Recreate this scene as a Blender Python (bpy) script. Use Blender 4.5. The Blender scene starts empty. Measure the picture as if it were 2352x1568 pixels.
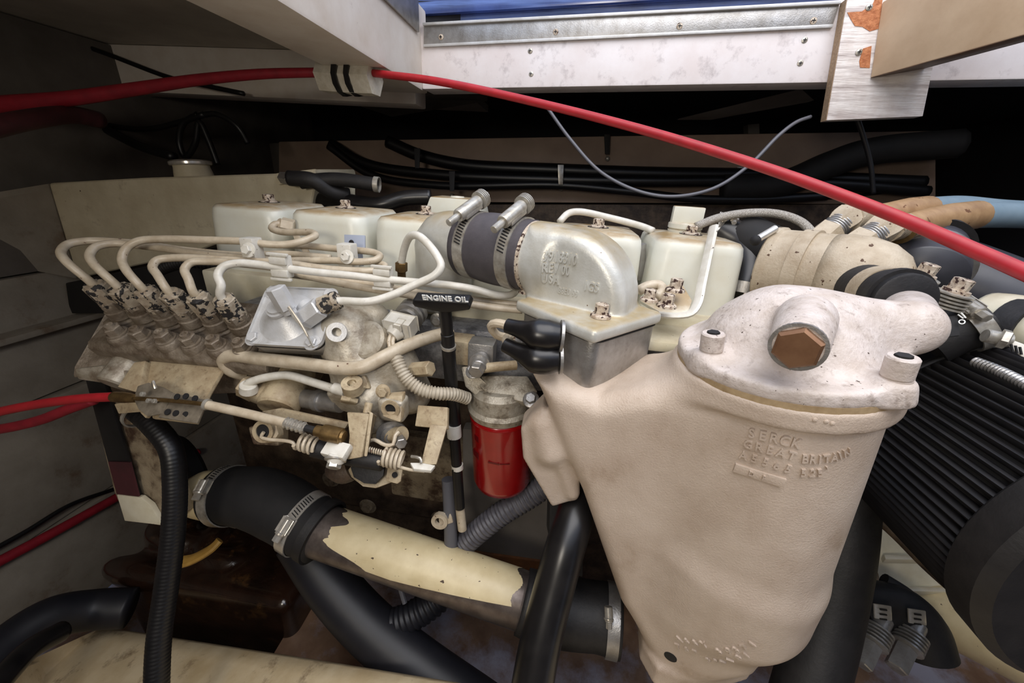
import bpy, bmesh, math, random
import numpy as np
from mathutils import Vector, Matrix
from mathutils.bvhtree import BVHTree

random.seed(7)
SC = bpy.context.scene
COL = SC.collection

# ------------------------------------------------------------------ camera
# World frame: X along the engine, Y away from the photographer, Z up; valve cover bolt at (0,0,1)
FPX = 880.0
CAM = Vector((0.43662, -0.54591, 1.04758))
RIGHT = Vector((0.98844633, 0.13946011, 0.05936944))
UPV = Vector((-0.10871609, 0.37938984, 0.9188276))
FWD = Vector((-0.10561564, 0.91466618, -0.39016805))
cam_data = bpy.data.cameras.new('camera')
cam_data.sensor_width = 36.0
cam_data.lens = 36.0 * FPX / 2352.0
cam_data.clip_start = 0.01
cam_data.clip_end = 50
cam = bpy.data.objects.new('camera', cam_data)
COL.objects.link(cam)
m = Matrix.Identity(4)
for i in range(3):
    m[i][0] = RIGHT[i]; m[i][1] = UPV[i]; m[i][2] = -FWD[i]; m[i][3] = CAM[i]
cam.matrix_world = m
SC.camera = cam

# ------------------------------------------------------------------ light and exposure
world = bpy.data.worlds.new('world'); SC.world = world
world.use_nodes = True
bg = world.node_tree.nodes['Background']
bg.inputs['Color'].default_value = (0.62, 0.74, 1.0, 1)
bg.inputs['Strength'].default_value = 0.9

def area(name, loc, look, sx, sy, power, col):
    L = bpy.data.lights.new(name, 'AREA'); L.shape = 'RECTANGLE'
    L.size = sx; L.size_y = sy; L.energy = power; L.color = col
    o = bpy.data.objects.new(name, L); COL.objects.link(o)
    o.location = loc
    o.rotation_euler = (Vector(look) - Vector(loc)).to_track_quat('-Z', 'Y').to_euler()
    return o
# daylight falling through the open deck hatch above the photographer
area('hatch_daylight', (0.60, -0.52, 1.85), (0.45, -0.10, 0.7), 1.1, 0.9, 10.0, (1.0, 0.955, 0.91))
# added unseen warm fill light behind the camera, lifting the dark left side
wl_ = bpy.data.lights.new('fill_light', 'POINT'); wl_.energy = 6.0; wl_.color = (1.0, 0.92, 0.80); wl_.shadow_soft_size = 0.09
wlo = bpy.data.objects.new('fill_light', wl_); COL.objects.link(wlo); wlo.location = (0.22, -0.98, 1.16)

SC.view_settings.view_transform = 'Standard'
SC.view_settings.look = 'None'
SC.view_settings.gamma = 1.0
SC.view_settings.use_curve_mapping = False
SC.view_settings.exposure = 0.40

# ------------------------------------------------------------------ helpers: points
V = Vector
def ray(px, py):
    return RIGHT * ((px - 1176) / FPX) + UPV * ((784 - py) / FPX) + FWD
def W(px, py, Y):
    r = ray(px, py); return CAM + r * ((Y - CAM.y) / r.y)
def WZ(px, py, Z):
    r = ray(px, py); return CAM + r * ((Z - CAM.z) / r.z)
def WX(px, py, X):
    r = ray(px, py); return CAM + r * ((X - CAM.x) / r.x)
def WD(px, py, d):
    return CAM + ray(px, py) * d
X_, Y_, Z_ = V((1, 0, 0)), V((0, 1, 0)), V((0, 0, 1))

# ------------------------------------------------------------------ helpers: materials
def mat(name, col, col2=None, rough=0.5, metal=0.0, ns=25, na=1.0, chip=None, dust=None,
        bump=0.0, bs=300, detail=6, streak=None, spec=0.5, coat=0.0, spots=None, bstretch=None):
    M = bpy.data.materials.new(name); M.use_nodes = True
    nt = M.node_tree; N = nt.nodes; L = nt.links
    b = N['Principled BSDF']
    b.inputs['Roughness'].default_value = rough
    b.inputs['Metallic'].default_value = metal
    b.inputs['Specular IOR Level'].default_value = spec
    b.inputs['Coat Weight'].default_value = coat
    tc = N.new('ShaderNodeTexCoord')
    def c4(c): return (c[0], c[1], c[2], 1)
    def noise(scale, det=5, rough_=0.6, vec=None):
        n = N.new('ShaderNodeTexNoise'); n.inputs['Scale'].default_value = scale
        n.inputs['Detail'].default_value = det; n.inputs['Roughness'].default_value = rough_
        L.new(vec if vec is not None else tc.outputs['Object'], n.inputs['Vector']); return n.outputs['Fac']
    def rng(v, a, z, lo=0.0, hi=1.0):
        n = N.new('ShaderNodeMapRange'); n.inputs[1].default_value = a; n.inputs[2].default_value = z
        n.inputs[3].default_value = lo; n.inputs[4].default_value = hi
        L.new(v, n.inputs[0]); return n.outputs[0]
    def mix(f, a, c):
        n = N.new('ShaderNodeMix'); n.data_type = 'RGBA'
        if f is not None: L.new(f, n.inputs[0])
        for s, x in ((6, a), (7, c)):
            if hasattr(x, 'is_linked'): L.new(x, n.inputs[s])
            else: n.inputs[s].default_value = c4(x)
        return n.outputs[2]
    def mul(a, c):
        n = N.new('ShaderNodeMath'); n.operation = 'MULTIPLY'
        L.new(a, n.inputs[0])
        if hasattr(c, 'is_linked'): L.new(c, n.inputs[1])
        else: n.inputs[1].default_value = c
        return n.outputs[0]
    ns = ns * 2.0
    if spots is not None: spots = (spots[0], spots[1] * 1.8) + tuple(spots[2:])
    if chip is not None: chip = (chip[0], chip[1] * 1.25, chip[2])
    cur = None
    if col2 is not None:
        f = rng(noise(ns, detail), 0.35, 0.68, 0, na)
        cur = mix(f, col, col2)
    if streak is not None:                    # (colour, scale, stretch vector, lo, hi, amount)
        mp = N.new('ShaderNodeMapping'); mp.inputs['Scale'].default_value = streak[2]
        L.new(tc.outputs['Object'], mp.inputs['Vector'])
        f = rng(noise(streak[1], 5, 0.65, mp.outputs[0]), streak[3], streak[4], 0, streak[5])
        cur = mix(f, cur if cur is not None else col, streak[0])
    if dust is not None:                      # dust lying on faces that look up: (colour, amount)
        g = N.new('ShaderNodeNewGeometry'); sx = N.new('ShaderNodeSeparateXYZ')
        L.new(g.outputs['Normal'], sx.inputs[0])
        f = mul(rng(sx.outputs['Z'], 0.45, 0.95, 0, dust[1]), rng(noise(45, 6), 0.25, 0.6, 0.25, 1))
        cur = mix(f, cur if cur is not None else col, dust[0])
    if spots is not None:                     # larger dirt, or painted reflection in the bilge: (colour, scale, lo, hi, amount)
        f = rng(noise(spots[1], 7, 0.7), spots[2], spots[3], 0, spots[4])
        cur = mix(f, cur if cur is not None else col, spots[0])
    if chip is not None:                      # chipped paint: (colour, scale, threshold)
        f = rng(noise(chip[1], 3, 0.55), chip[2], chip[2] + 0.012)
        cur = mix(f, cur if cur is not None else col, chip[0])
        rr = rng(f, 0, 1, rough, 0.75); L.new(rr, b.inputs['Roughness'])
    if cur is None: b.inputs['Base Color'].default_value = c4(col)
    else: L.new(cur, b.inputs['Base Color'])
    if bump:
        bn = N.new('ShaderNodeBump'); bn.inputs['Strength'].default_value = bump
        bn.inputs['Distance'].default_value = 0.002
        bv = None
        if bstretch is not None:
            mp2 = N.new('ShaderNodeMapping'); mp2.inputs['Scale'].default_value = bstretch
            L.new(tc.outputs['Object'], mp2.inputs['Vector']); bv = mp2.outputs[0]
        L.new(noise(bs, 3, 0.6, bv), bn.inputs['Height']); L.new(bn.outputs[0], b.inputs['Normal'])
    return M

def srgb(r, g, b):
    f = lambda c: ((c / 255 + 0.055) / 1.055) ** 2.4 if c / 255 > 0.04045 else c / 255 / 12.92
    return (f(r), f(g), f(b))
BROWN = srgb(70, 48, 34); DARK = srgb(28, 25, 24); DUST = srgb(158, 138, 108)
MT = {}
MT['cream'] = mat('cream_paint', srgb(226, 220, 198), srgb(205, 196, 168), rough=.38, ns=14, dust=(DUST, .55), chip=(BROWN, 70, .735), bump=.05, bs=250)
MT['cover'] = mat('cover_paint', srgb(220, 220, 208), srgb(212, 208, 190), rough=.33, ns=9, dust=(srgb(164, 138, 98), 1.0), bump=.04, bs=200, chip=(BROWN, 90, .745))
MT['cast'] = mat('aftercooler_paint', srgb(204, 187, 170), srgb(182, 163, 145), rough=.42, ns=8, spots=(srgb(138, 112, 84), 9, .58, .80, .6), bump=.30, bs=620)
MT['cap'] = mat('aftercooler_cap_paint', srgb(208, 197, 190), srgb(180, 166, 154), rough=.48, ns=26, spots=(srgb(112, 94, 80), 60, .56, .72, .65), chip=(srgb(80, 66, 58), 240, .70), bump=.35, bs=330)
MT['elbow'] = mat('elbow_paint', srgb(206, 206, 200), srgb(186, 183, 172), rough=.34, metal=.25, ns=18, dust=(srgb(176, 156, 116), .9), bump=.10, bs=480, chip=(srgb(112, 92, 70), 160, .74))
MT['turbo'] = mat('turbo_paint', srgb(190, 176, 154), srgb(162, 145, 120), rough=.5, ns=20, chip=(srgb(84, 60, 42), 85, .665), bump=.3, bs=420)
MT['pump'] = mat('pump_casting', srgb(146, 134, 118), srgb(100, 86, 70), rough=.5, metal=.15, ns=38, spots=(srgb(74, 56, 42), 30, .52, .72, .7), bump=.4, bs=350)
MT['pump2'] = mat('pump_casting_clean', srgb(186, 178, 162), srgb(150, 138, 118), rough=.42, metal=.25, ns=30, spots=(srgb(92, 72, 52), 24, .50, .70, .8), bump=.2, bs=380)
MT['nutgrime'] = mat('flaking_nut_paint', srgb(178, 166, 146), srgb(142, 126, 106), rough=.5, ns=60, chip=(srgb(38, 35, 34), 110, .535), bump=.3, bs=400)
MT['line'] = mat('fuel_line_paint', srgb(198, 185, 163), srgb(172, 156, 132), rough=.36, ns=40, chip=(srgb(92, 60, 46), 130, .70))
MT['linew'] = mat('fuel_line_white', srgb(220, 216, 206), srgb(200, 194, 180), rough=.34, ns=40, chip=(srgb(70, 60, 52), 130, .715))
MT['alu'] = mat('bare_aluminium', srgb(178, 176, 174), srgb(150, 146, 140), rough=.38, metal=.75, ns=30, spots=(srgb(88, 78, 68), 50, .58, .8, .5), bump=.15, bs=500)
MT['alulight'] = mat('bright_aluminium', srgb(206, 206, 206), srgb(186, 184, 180), rough=.36, metal=.2, ns=26, spots=(srgb(120, 104, 84), 40, .60, .8, .5), bump=.1, bs=500)
MT['plate'] = mat('dull_zinc_plate', srgb(142, 132, 116), srgb(108, 98, 84), rough=.35, metal=.35, ns=50)
MT['steel'] = mat('zinc_steel', srgb(190, 186, 176), srgb(150, 142, 130), rough=.30, metal=.5, ns=60)
MT['chrome'] = mat('bright_steel', srgb(222, 218, 210), srgb(190, 184, 174), rough=.22, metal=.6, ns=40)
MT['rustbolt'] = mat('worn_painted_bolt', srgb(208, 196, 178), srgb(150, 128, 108), rough=.42, ns=120, chip=(srgb(60, 38, 30), 170, .56))
MT['rubber'] = mat('black_rubber', srgb(24, 23, 24), srgb(36, 34, 34), rough=.58, ns=30, bump=.15, bs=300)
MT['rubberx'] = mat('faded_rubber_hose', srgb(66, 62, 66), srgb(80, 75, 78), rough=.62, ns=22, spots=(srgb(110, 102, 100), 60, .62, .8, .4), bump=.1, bs=300)
MT['rubberg'] = mat('glossy_rubber', srgb(18, 17, 18), srgb(30, 28, 28), rough=.3, ns=20)
MT['black'] = mat('black_plastic', srgb(13, 13, 15), srgb(20, 19, 21), rough=.4, ns=30)
MT['blackm'] = mat('matt_black', srgb(18, 17, 18), srgb(27, 25, 25), rough=.75, ns=25)
MT['pleat'] = mat('black_filter_pleat', srgb(20, 19, 21), srgb(30, 28, 29), rough=.5, ns=25)
MT['red'] = mat('red_cable_sheath', srgb(172, 34, 42), srgb(154, 28, 36), rough=.42, ns=30)
MT['reddark'] = mat('dull_red_cable_sheath', srgb(150, 30, 44), srgb(128, 24, 38), rough=.5, ns=30)
MT['filter'] = mat('red_filter_paint', srgb(158, 10, 14), srgb(138, 8, 10), rough=.24, ns=12, coat=.4)
MT['filterprint'] = mat('dark_red_print', srgb(96, 8, 12), rough=.3)
MT['filterhead'] = mat('filter_head_casting', srgb(186, 178, 162), srgb(150, 138, 118), rough=.45, metal=.35, ns=40, spots=(srgb(62, 50, 42), 45, .52, .7, .7), bump=.35, bs=420)
MT['bronze'] = mat('brass_plug', srgb(142, 106, 78), srgb(122, 86, 62), rough=.38, metal=.55, ns=30)
MT['gasket'] = mat('tan_gasket', srgb(178, 154, 118), srgb(150, 126, 92), rough=.6, ns=60)
MT['brassdull'] = mat('dull_brass', srgb(138, 112, 72), srgb(104, 82, 52), rough=.42, metal=.8, ns=60)
MT['bracket'] = mat('dirty_bracket_paint', srgb(184, 168, 138), srgb(146, 126, 98), rough=.5, ns=25, spots=(srgb(92, 66, 44), 90, .54, .70, .6), bump=.2, bs=300)
MT['white'] = mat('white_lettering', srgb(235, 235, 230), rough=.5)
MT['pipe'] = mat('cream_pipe_paint', srgb(224, 208, 168), srgb(208, 190, 148), rough=.4, ns=16, streak=(srgb(176, 156, 118), 26, (.25, 1, 1), .55, .75, .5), chip=(srgb(86, 70, 58), 120, .70))
MT['pipebare'] = mat('bare_pipe_metal', srgb(128, 118, 112), srgb(96, 86, 82), rough=.36, metal=.7, ns=30)
MT['block'] = mat('engine_block_paint', srgb(150, 136, 112), srgb(104, 88, 68), rough=.55, ns=14, spots=(srgb(58, 38, 26), 16, .48, .62, .92), bump=.4, bs=260)
MT['blockdark'] = mat('oily_shaded_block', srgb(92, 76, 60), srgb(54, 40, 32), rough=.6, ns=20, spots=(srgb(38, 26, 20), 18, .45, .65, .9), bump=.4, bs=240)  # oily block colour, darkened further for the shade in the recesses
MT['silver'] = mat('silver_manifold', srgb(150, 150, 152), srgb(112, 112, 116), rough=.5, metal=.4, ns=90, spots=(srgb(60, 56, 56), 24, .52, .75, .7), bump=.3, bs=500)
MT['beam'] = mat('painted_timber', srgb(222, 214, 204), srgb(208, 196, 182), rough=.55, ns=9, spots=(srgb(118, 98, 82), 26, .66, .8, .5), bump=.1, bs=160)
MT['beamw'] = mat('white_painted_timber', srgb(232, 226, 226), srgb(222, 212, 210), rough=.42, ns=8, spots=(srgb(150, 138, 138), 22, .54, .74, .6), bump=.08, bs=140)
MT['ceil'] = mat('painted_deckhead', srgb(186, 180, 166), srgb(168, 160, 146), rough=.65, ns=7, spots=(srgb(70, 58, 48), 22, .73, .8, .7))
MT['ply'] = mat('painted_plywood', srgb(232, 226, 222), srgb(214, 204, 198), rough=.5, ns=30, streak=(srgb(168, 154, 150), 60, (.12, 1, 1.6), .46, .64, .8), bump=.6, bs=150, bstretch=(.1, 1, 1.5))
MT['plyedge'] = mat('plywood_edge', srgb(186, 158, 126), srgb(150, 122, 94), rough=.7, ns=200, bump=.3, bs=300)
MT['torn'] = mat('torn_wood', srgb(200, 132, 88), srgb(160, 92, 54), rough=.75, ns=90, bump=.8, bs=200)
MT['plank'] = mat('tan_plank_paint', srgb(212, 186, 154), srgb(196, 168, 136), rough=.5, ns=12, spots=(srgb(140, 110, 82), 34, .66, .8, .5), bump=.12, bs=100)
MT['plankdark'] = mat('dark_plank_edge', srgb(120, 92, 68), srgb(78, 58, 42), rough=.55, ns=20)  # underside strip, darker brown than the tan face
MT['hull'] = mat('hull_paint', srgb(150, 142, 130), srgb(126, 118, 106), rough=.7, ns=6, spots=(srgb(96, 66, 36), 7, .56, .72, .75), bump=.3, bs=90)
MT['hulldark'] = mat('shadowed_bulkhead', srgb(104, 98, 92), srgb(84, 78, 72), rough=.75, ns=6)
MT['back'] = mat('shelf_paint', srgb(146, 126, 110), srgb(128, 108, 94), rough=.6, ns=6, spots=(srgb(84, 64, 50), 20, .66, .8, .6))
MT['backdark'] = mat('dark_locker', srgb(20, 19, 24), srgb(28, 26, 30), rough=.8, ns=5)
MT['tank'] = mat('tank_paint', srgb(214, 204, 178), srgb(192, 180, 152), rough=.5, ns=8, spots=(srgb(112, 90, 62), 14, .58, .74, .6), chip=(BROWN, 45, .73), bump=.2, bs=150)
MT['bilge'] = mat('bilge_floor', srgb(140, 112, 90), srgb(84, 56, 40), rough=.4, ns=5, spots=(srgb(160, 160, 176), 3, .46, .62, .85), bump=.3, bs=60)  # grey-blue spots are reflected light painted into the floor colour
MT['greypanel'] = mat('grey_panel', srgb(126, 120, 114), srgb(108, 102, 96), rough=.6, ns=6)
MT['rust'] = mat('rust_streak', srgb(120, 74, 36), srgb(74, 44, 24), rough=.7, ns=20)
MT['bed'] = mat('engine_bed_paint', srgb(214, 196, 162), srgb(190, 168, 130), rough=.5, ns=9, spots=(srgb(94, 68, 44), 14, .56, .72, .85), bump=.25, bs=90)
MT['oilbrown'] = mat('oil_soaked_resin', srgb(46, 28, 19), srgb(26, 16, 11), rough=.22, ns=14, spots=(srgb(118, 82, 46), 10, .56, .74, .6), bump=.5, bs=50, coat=.4)
MT['blue'] = mat('blue_hose', srgb(138, 158, 170), srgb(120, 142, 156), rough=.5, ns=14)
MT['shrink'] = mat('tan_heat_shrink', srgb(176, 142, 104), srgb(150, 116, 82), rough=.45, ns=30, chip=(srgb(110, 74, 48), 60, .66))
MT['braid'] = mat('braided_steel', srgb(196, 190, 180), srgb(140, 132, 122), rough=.45, metal=.4, ns=420, detail=2, bump=.8, bs=900)
MT['hatch'] = mat('dark_blue_hatch_lid', srgb(44, 54, 92), srgb(66, 84, 140), rough=.2, ns=5, spec=.8, streak=(srgb(120, 150, 215), 14, (.08, 1, 2.5), .5, .68, .7))  # pale blue streaks are sky reflections put into the colour
MT['greypipe'] = mat('dark_grey_duct', srgb(66, 66, 72), srgb(50, 50, 55), rough=.38, ns=9)
MT['foam'] = mat('white_pad', srgb(206, 200, 186), srgb(186, 178, 160), rough=.8, ns=60, bump=.3, bs=300)
MT['wire'] = mat('grey_wire', srgb(92, 92, 98), rough=.4)
MT['duct'] = mat('blue_conduit', srgb(18, 19, 26), srgb(26, 26, 32), rough=.5, ns=20)
MT['ducttan'] = mat('tan_conduit', srgb(186, 176, 158), srgb(160, 148, 128), rough=.5, ns=50)
MT['greyduct'] = mat('grey_conduit', srgb(96, 94, 98), srgb(70, 68, 74), rough=.5, ns=40)
MT['weld'] = MT['cream']
MT['yellow'] = mat('ochre_strap', srgb(176, 138, 66), srgb(140, 104, 44), rough=.5, ns=20)
MT['label'] = mat('grey_sticker', srgb(150, 156, 170), rough=.5)
MT['maroon'] = mat('maroon_tape', srgb(74, 30, 36), srgb(56, 24, 28), rough=.6, ns=20)

# ------------------------------------------------------------------ helpers: shapes -> (verts, faces)
def frame(d):
    d = V(d).normalized()
    a = Z_ if abs(d.z) < 0.9 else X_
    u = d.cross(a).normalized(); return u, d.cross(u).normalized(), d
def bm_out(bm):
    bm.verts.index_update()
    r = ([v.co.copy() for v in bm.verts], [tuple(v.index for v in f.verts) for f in bm.faces]); bm.free(); return r
def bevel(bm, w, seg=2, ang=0.4):
    if w <= 0: return
    e = [e for e in bm.edges if len(e.link_faces) == 2 and e.calc_face_angle(0) > ang]
    bmesh.ops.bevel(bm, geom=e, offset=w, segments=seg, profile=0.6, affect='EDGES', clamp_overlap=True)
def box(c, size, ax=None, bev=0.0, seg=2):
    bm = bmesh.new(); bmesh.ops.create_cube(bm, size=1)
    ux, uy, uz = ax if ax else (X_, Y_, Z_)
    for v in bm.verts:
        q = v.co; v.co = V(c) + V(ux) * (q.x * size[0]) + V(uy) * (q.y * size[1]) + V(uz) * (q.z * size[2])
    bevel(bm, bev, seg); return bm_out(bm)
def axes(ux, near=Z_):
    ux = V(ux).normalized(); uz = (V(near) - ux * V(near).dot(ux)).normalized()
    return ux, uz.cross(ux).normalized(), uz
def lathe(p, d, prof, n=24, close=True, rot=0.0):
    u, w, d = frame(d); p = V(p); vs = []; fs = []
    for t, r in prof:
        for k in range(n):
            a = 2 * math.pi * k / n + rot
            vs.append(p + d * t + (u * math.cos(a) + w * math.sin(a)) * r)
    for i in range(len(prof) - 1):
        for k in range(n):
            k2 = (k + 1) % n
            fs.append((i * n + k, i * n + k2, (i + 1) * n + k2, (i + 1) * n + k))
    if close:
        fs.append(tuple(range(n - 1, -1, -1))); q = (len(prof) - 1) * n
        fs.append(tuple(range(q, q + n)))
    return vs, fs
def cyl(p0, p1, r0, r1=None, n=20, bev=None):
    p0, p1 = V(p0), V(p1); L = (p1 - p0).length; r1 = r0 if r1 is None else r1
    b = min(r0, r1) * .12 if bev is None else bev
    return lathe(p0, p1 - p0, [(0, r0 - b), (b, r0), (L - b, r1), (L, r1 - b)] if b > 0 else [(0, r0), (L, r1)], n)
def hexa(p0, p1, r, n=6, rot=0.0):
    p0, p1 = V(p0), V(p1); L = (p1 - p0).length; b = r * .14
    return lathe(p0, p1 - p0, [(0, r), (L - b * .7, r), (L, r - b)], n, rot=rot)
def ring(p, d, r_out, r_in, h, n=28):
    u, w, d = frame(d); p = V(p); vs = []; fs = []
    pr = [(0, r_in), (0, r_out), (h, r_out), (h, r_in)]
    for t, r in pr:
        for k in range(n):
            a = 2 * math.pi * k / n; vs.append(p + d * t + (u * math.cos(a) + w * math.sin(a)) * r)
    for i in range(4):
        for k in range(n):
            k2 = (k + 1) % n; j = (i + 1) % 4
            fs.append((i * n + k, i * n + k2, j * n + k2, j * n + k))
    return vs, fs
def catmull(pts, step):
    P = [V(p) for p in pts]; out = []
    P = [P[0] * 2 - P[1]] + P + [P[-1] * 2 - P[-2]]
    for i in range(1, len(P) - 2):
        a, b, c, d = P[i - 1:i + 3]
        def tk(t0, p, q): return t0 + max((q - p).length, 1e-6) ** 0.5
        t0 = 0; t1 = tk(t0, a, b); t2 = tk(t1, b, c); t3 = tk(t2, c, d)
        n = max(2, int((c - b).length / step))
        for k in range(n):
            t = t1 + (t2 - t1) * k / n
            A1 = a * ((t1 - t) / (t1 - t0)) + b * ((t - t0) / (t1 - t0))
            A2 = b * ((t2 - t) / (t2 - t1)) + c * ((t - t1) / (t2 - t1))
            A3 = c * ((t3 - t) / (t3 - t2)) + d * ((t - t2) / (t3 - t2))
            B1 = A1 * ((t2 - t) / (t2 - t0)) + A2 * ((t - t0) / (t2 - t0))
            B2 = A2 * ((t3 - t) / (t3 - t1)) + A3 * ((t - t1) / (t3 - t1))
            out.append(B1 * ((t2 - t) / (t2 - t1)) + B2 * ((t - t1) / (t2 - t1)))
    out.append(P[-2]); return out
def sweep(pts, r, n=12, step=None, smooth=True, rip=None, flat=1.0):
    """round tube along points; r number, list (per control share) or function of 0..1; rip=(amplitude, pitch)"""
    step = step or 0.004
    C = catmull(pts, rip[1] / 4 if rip else step) if smooth else [V(p) for p in pts]
    S = [0.0]
    for i in range(1, len(C)): S.append(S[-1] + (C[i] - C[i - 1]).length)
    T = [(C[min(i + 1, len(C) - 1)] - C[max(i - 1, 0)]).normalized() for i in range(len(C))]
    u = frame(T[0])[0]; vs = []; fs = []
    for i, p in enumerate(C):
        u = (u - T[i] * u.dot(T[i])).normalized(); w = T[i].cross(u)
        t = S[i] / max(S[-1], 1e-9)
        rr = r(t) if callable(r) else (float(np.interp(t, np.linspace(0, 1, len(r)), r)) if isinstance(r, (list, tuple)) else r)
        if rip: rr += rip[0] * (1 if math.sin(2 * math.pi * S[i] / rip[1]) > 0 else -1)
        for k in range(n):
            a = 2 * math.pi * k / n; vs.append(p + (u * math.cos(a) + w * math.sin(a) * flat) * rr)
    for i in range(len(C) - 1):
        for k in range(n):
            k2 = (k + 1) % n; fs.append((i * n + k, i * n + k2, (i + 1) * n + k2, (i + 1) * n + k))
    fs.append(tuple(range(n - 1, -1, -1))); q = (len(C) - 1) * n; fs.append(tuple(range(q, q + n)))
    return vs, fs
def ext(pts, a=0.0, b=0.0):
    pts = [V(q) for q in pts]
    if a: pts = [pts[0] + (pts[0] - pts[1]).normalized() * a] + pts
    if b: pts = pts + [pts[-1] + (pts[-1] - pts[-2]).normalized() * b]
    return pts
def prism(pts, d, bev=0.0, seg=2):
    """polygon of world points pushed along vector d"""
    bm = bmesh.new(); d = V(d)
    a = [bm.verts.new(V(p)) for p in pts]; b = [bm.verts.new(V(p) + d) for p in pts]; n = len(pts)
    bm.faces.new(a); bm.faces.new(b[::-1])
    for i in range(n): bm.faces.new((a[i], b[i], b[(i + 1) % n], a[(i + 1) % n]))
    bmesh.ops.recalc_face_normals(bm, faces=bm.faces)
    bevel(bm, bev, seg); return bm_out(bm)
def slab(pp, th, bev=0.0008):
    """plate through (px, py, depth) corners, thickness going away from the viewer"""
    P = [WD(*q) for q in pp]
    c = sum(P, V()) / len(P); n = V()
    for i in range(len(P)): n += (P[i] - c).cross(P[(i + 1) % len(P)] - c)
    n.normalize()
    if n.dot(FWD) < 0: n = -n
    return prism(P, n * th, bev)
def rrect(c, ux, uy, w, h, r, n=5):
    out = []
    for sx, sy, a0 in ((1, 1, 0), (-1, 1, 90), (-1, -1, 180), (1, -1, 270)):
        for k in range(n + 1):
            a = math.radians(a0 + 90 * k / n)
            out.append(V(c) + V(ux) * (sx * (w / 2 - r) + r * math.cos(a)) + V(uy) * (sy * (h / 2 - r) + r * math.sin(a)))
    return out
def helix(p0, p1, R, r, turns, n=6, seg=14):
    u, w, d = frame(V(p1) - V(p0)); L = (V(p1) - V(p0)).length; k = int(turns * seg)
    return sweep([V(p0) + d * (L * i / k) + (u * math.cos(2 * math.pi * i / seg) + w * math.sin(2 * math.pi * i / seg)) * R for i in range(k + 1)], r, n, smooth=False)
def ball(c, r, sx=1, sy=1, sz=1, n=16):
    bm = bmesh.new(); bmesh.ops.create_uvsphere(bm, u_segments=n, v_segments=n // 2 + 2, radius=r)
    for v in bm.verts: v.co = V(c) + V((v.co.x * sx, v.co.y * sy, v.co.z * sz))
    return bm_out(bm)

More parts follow.
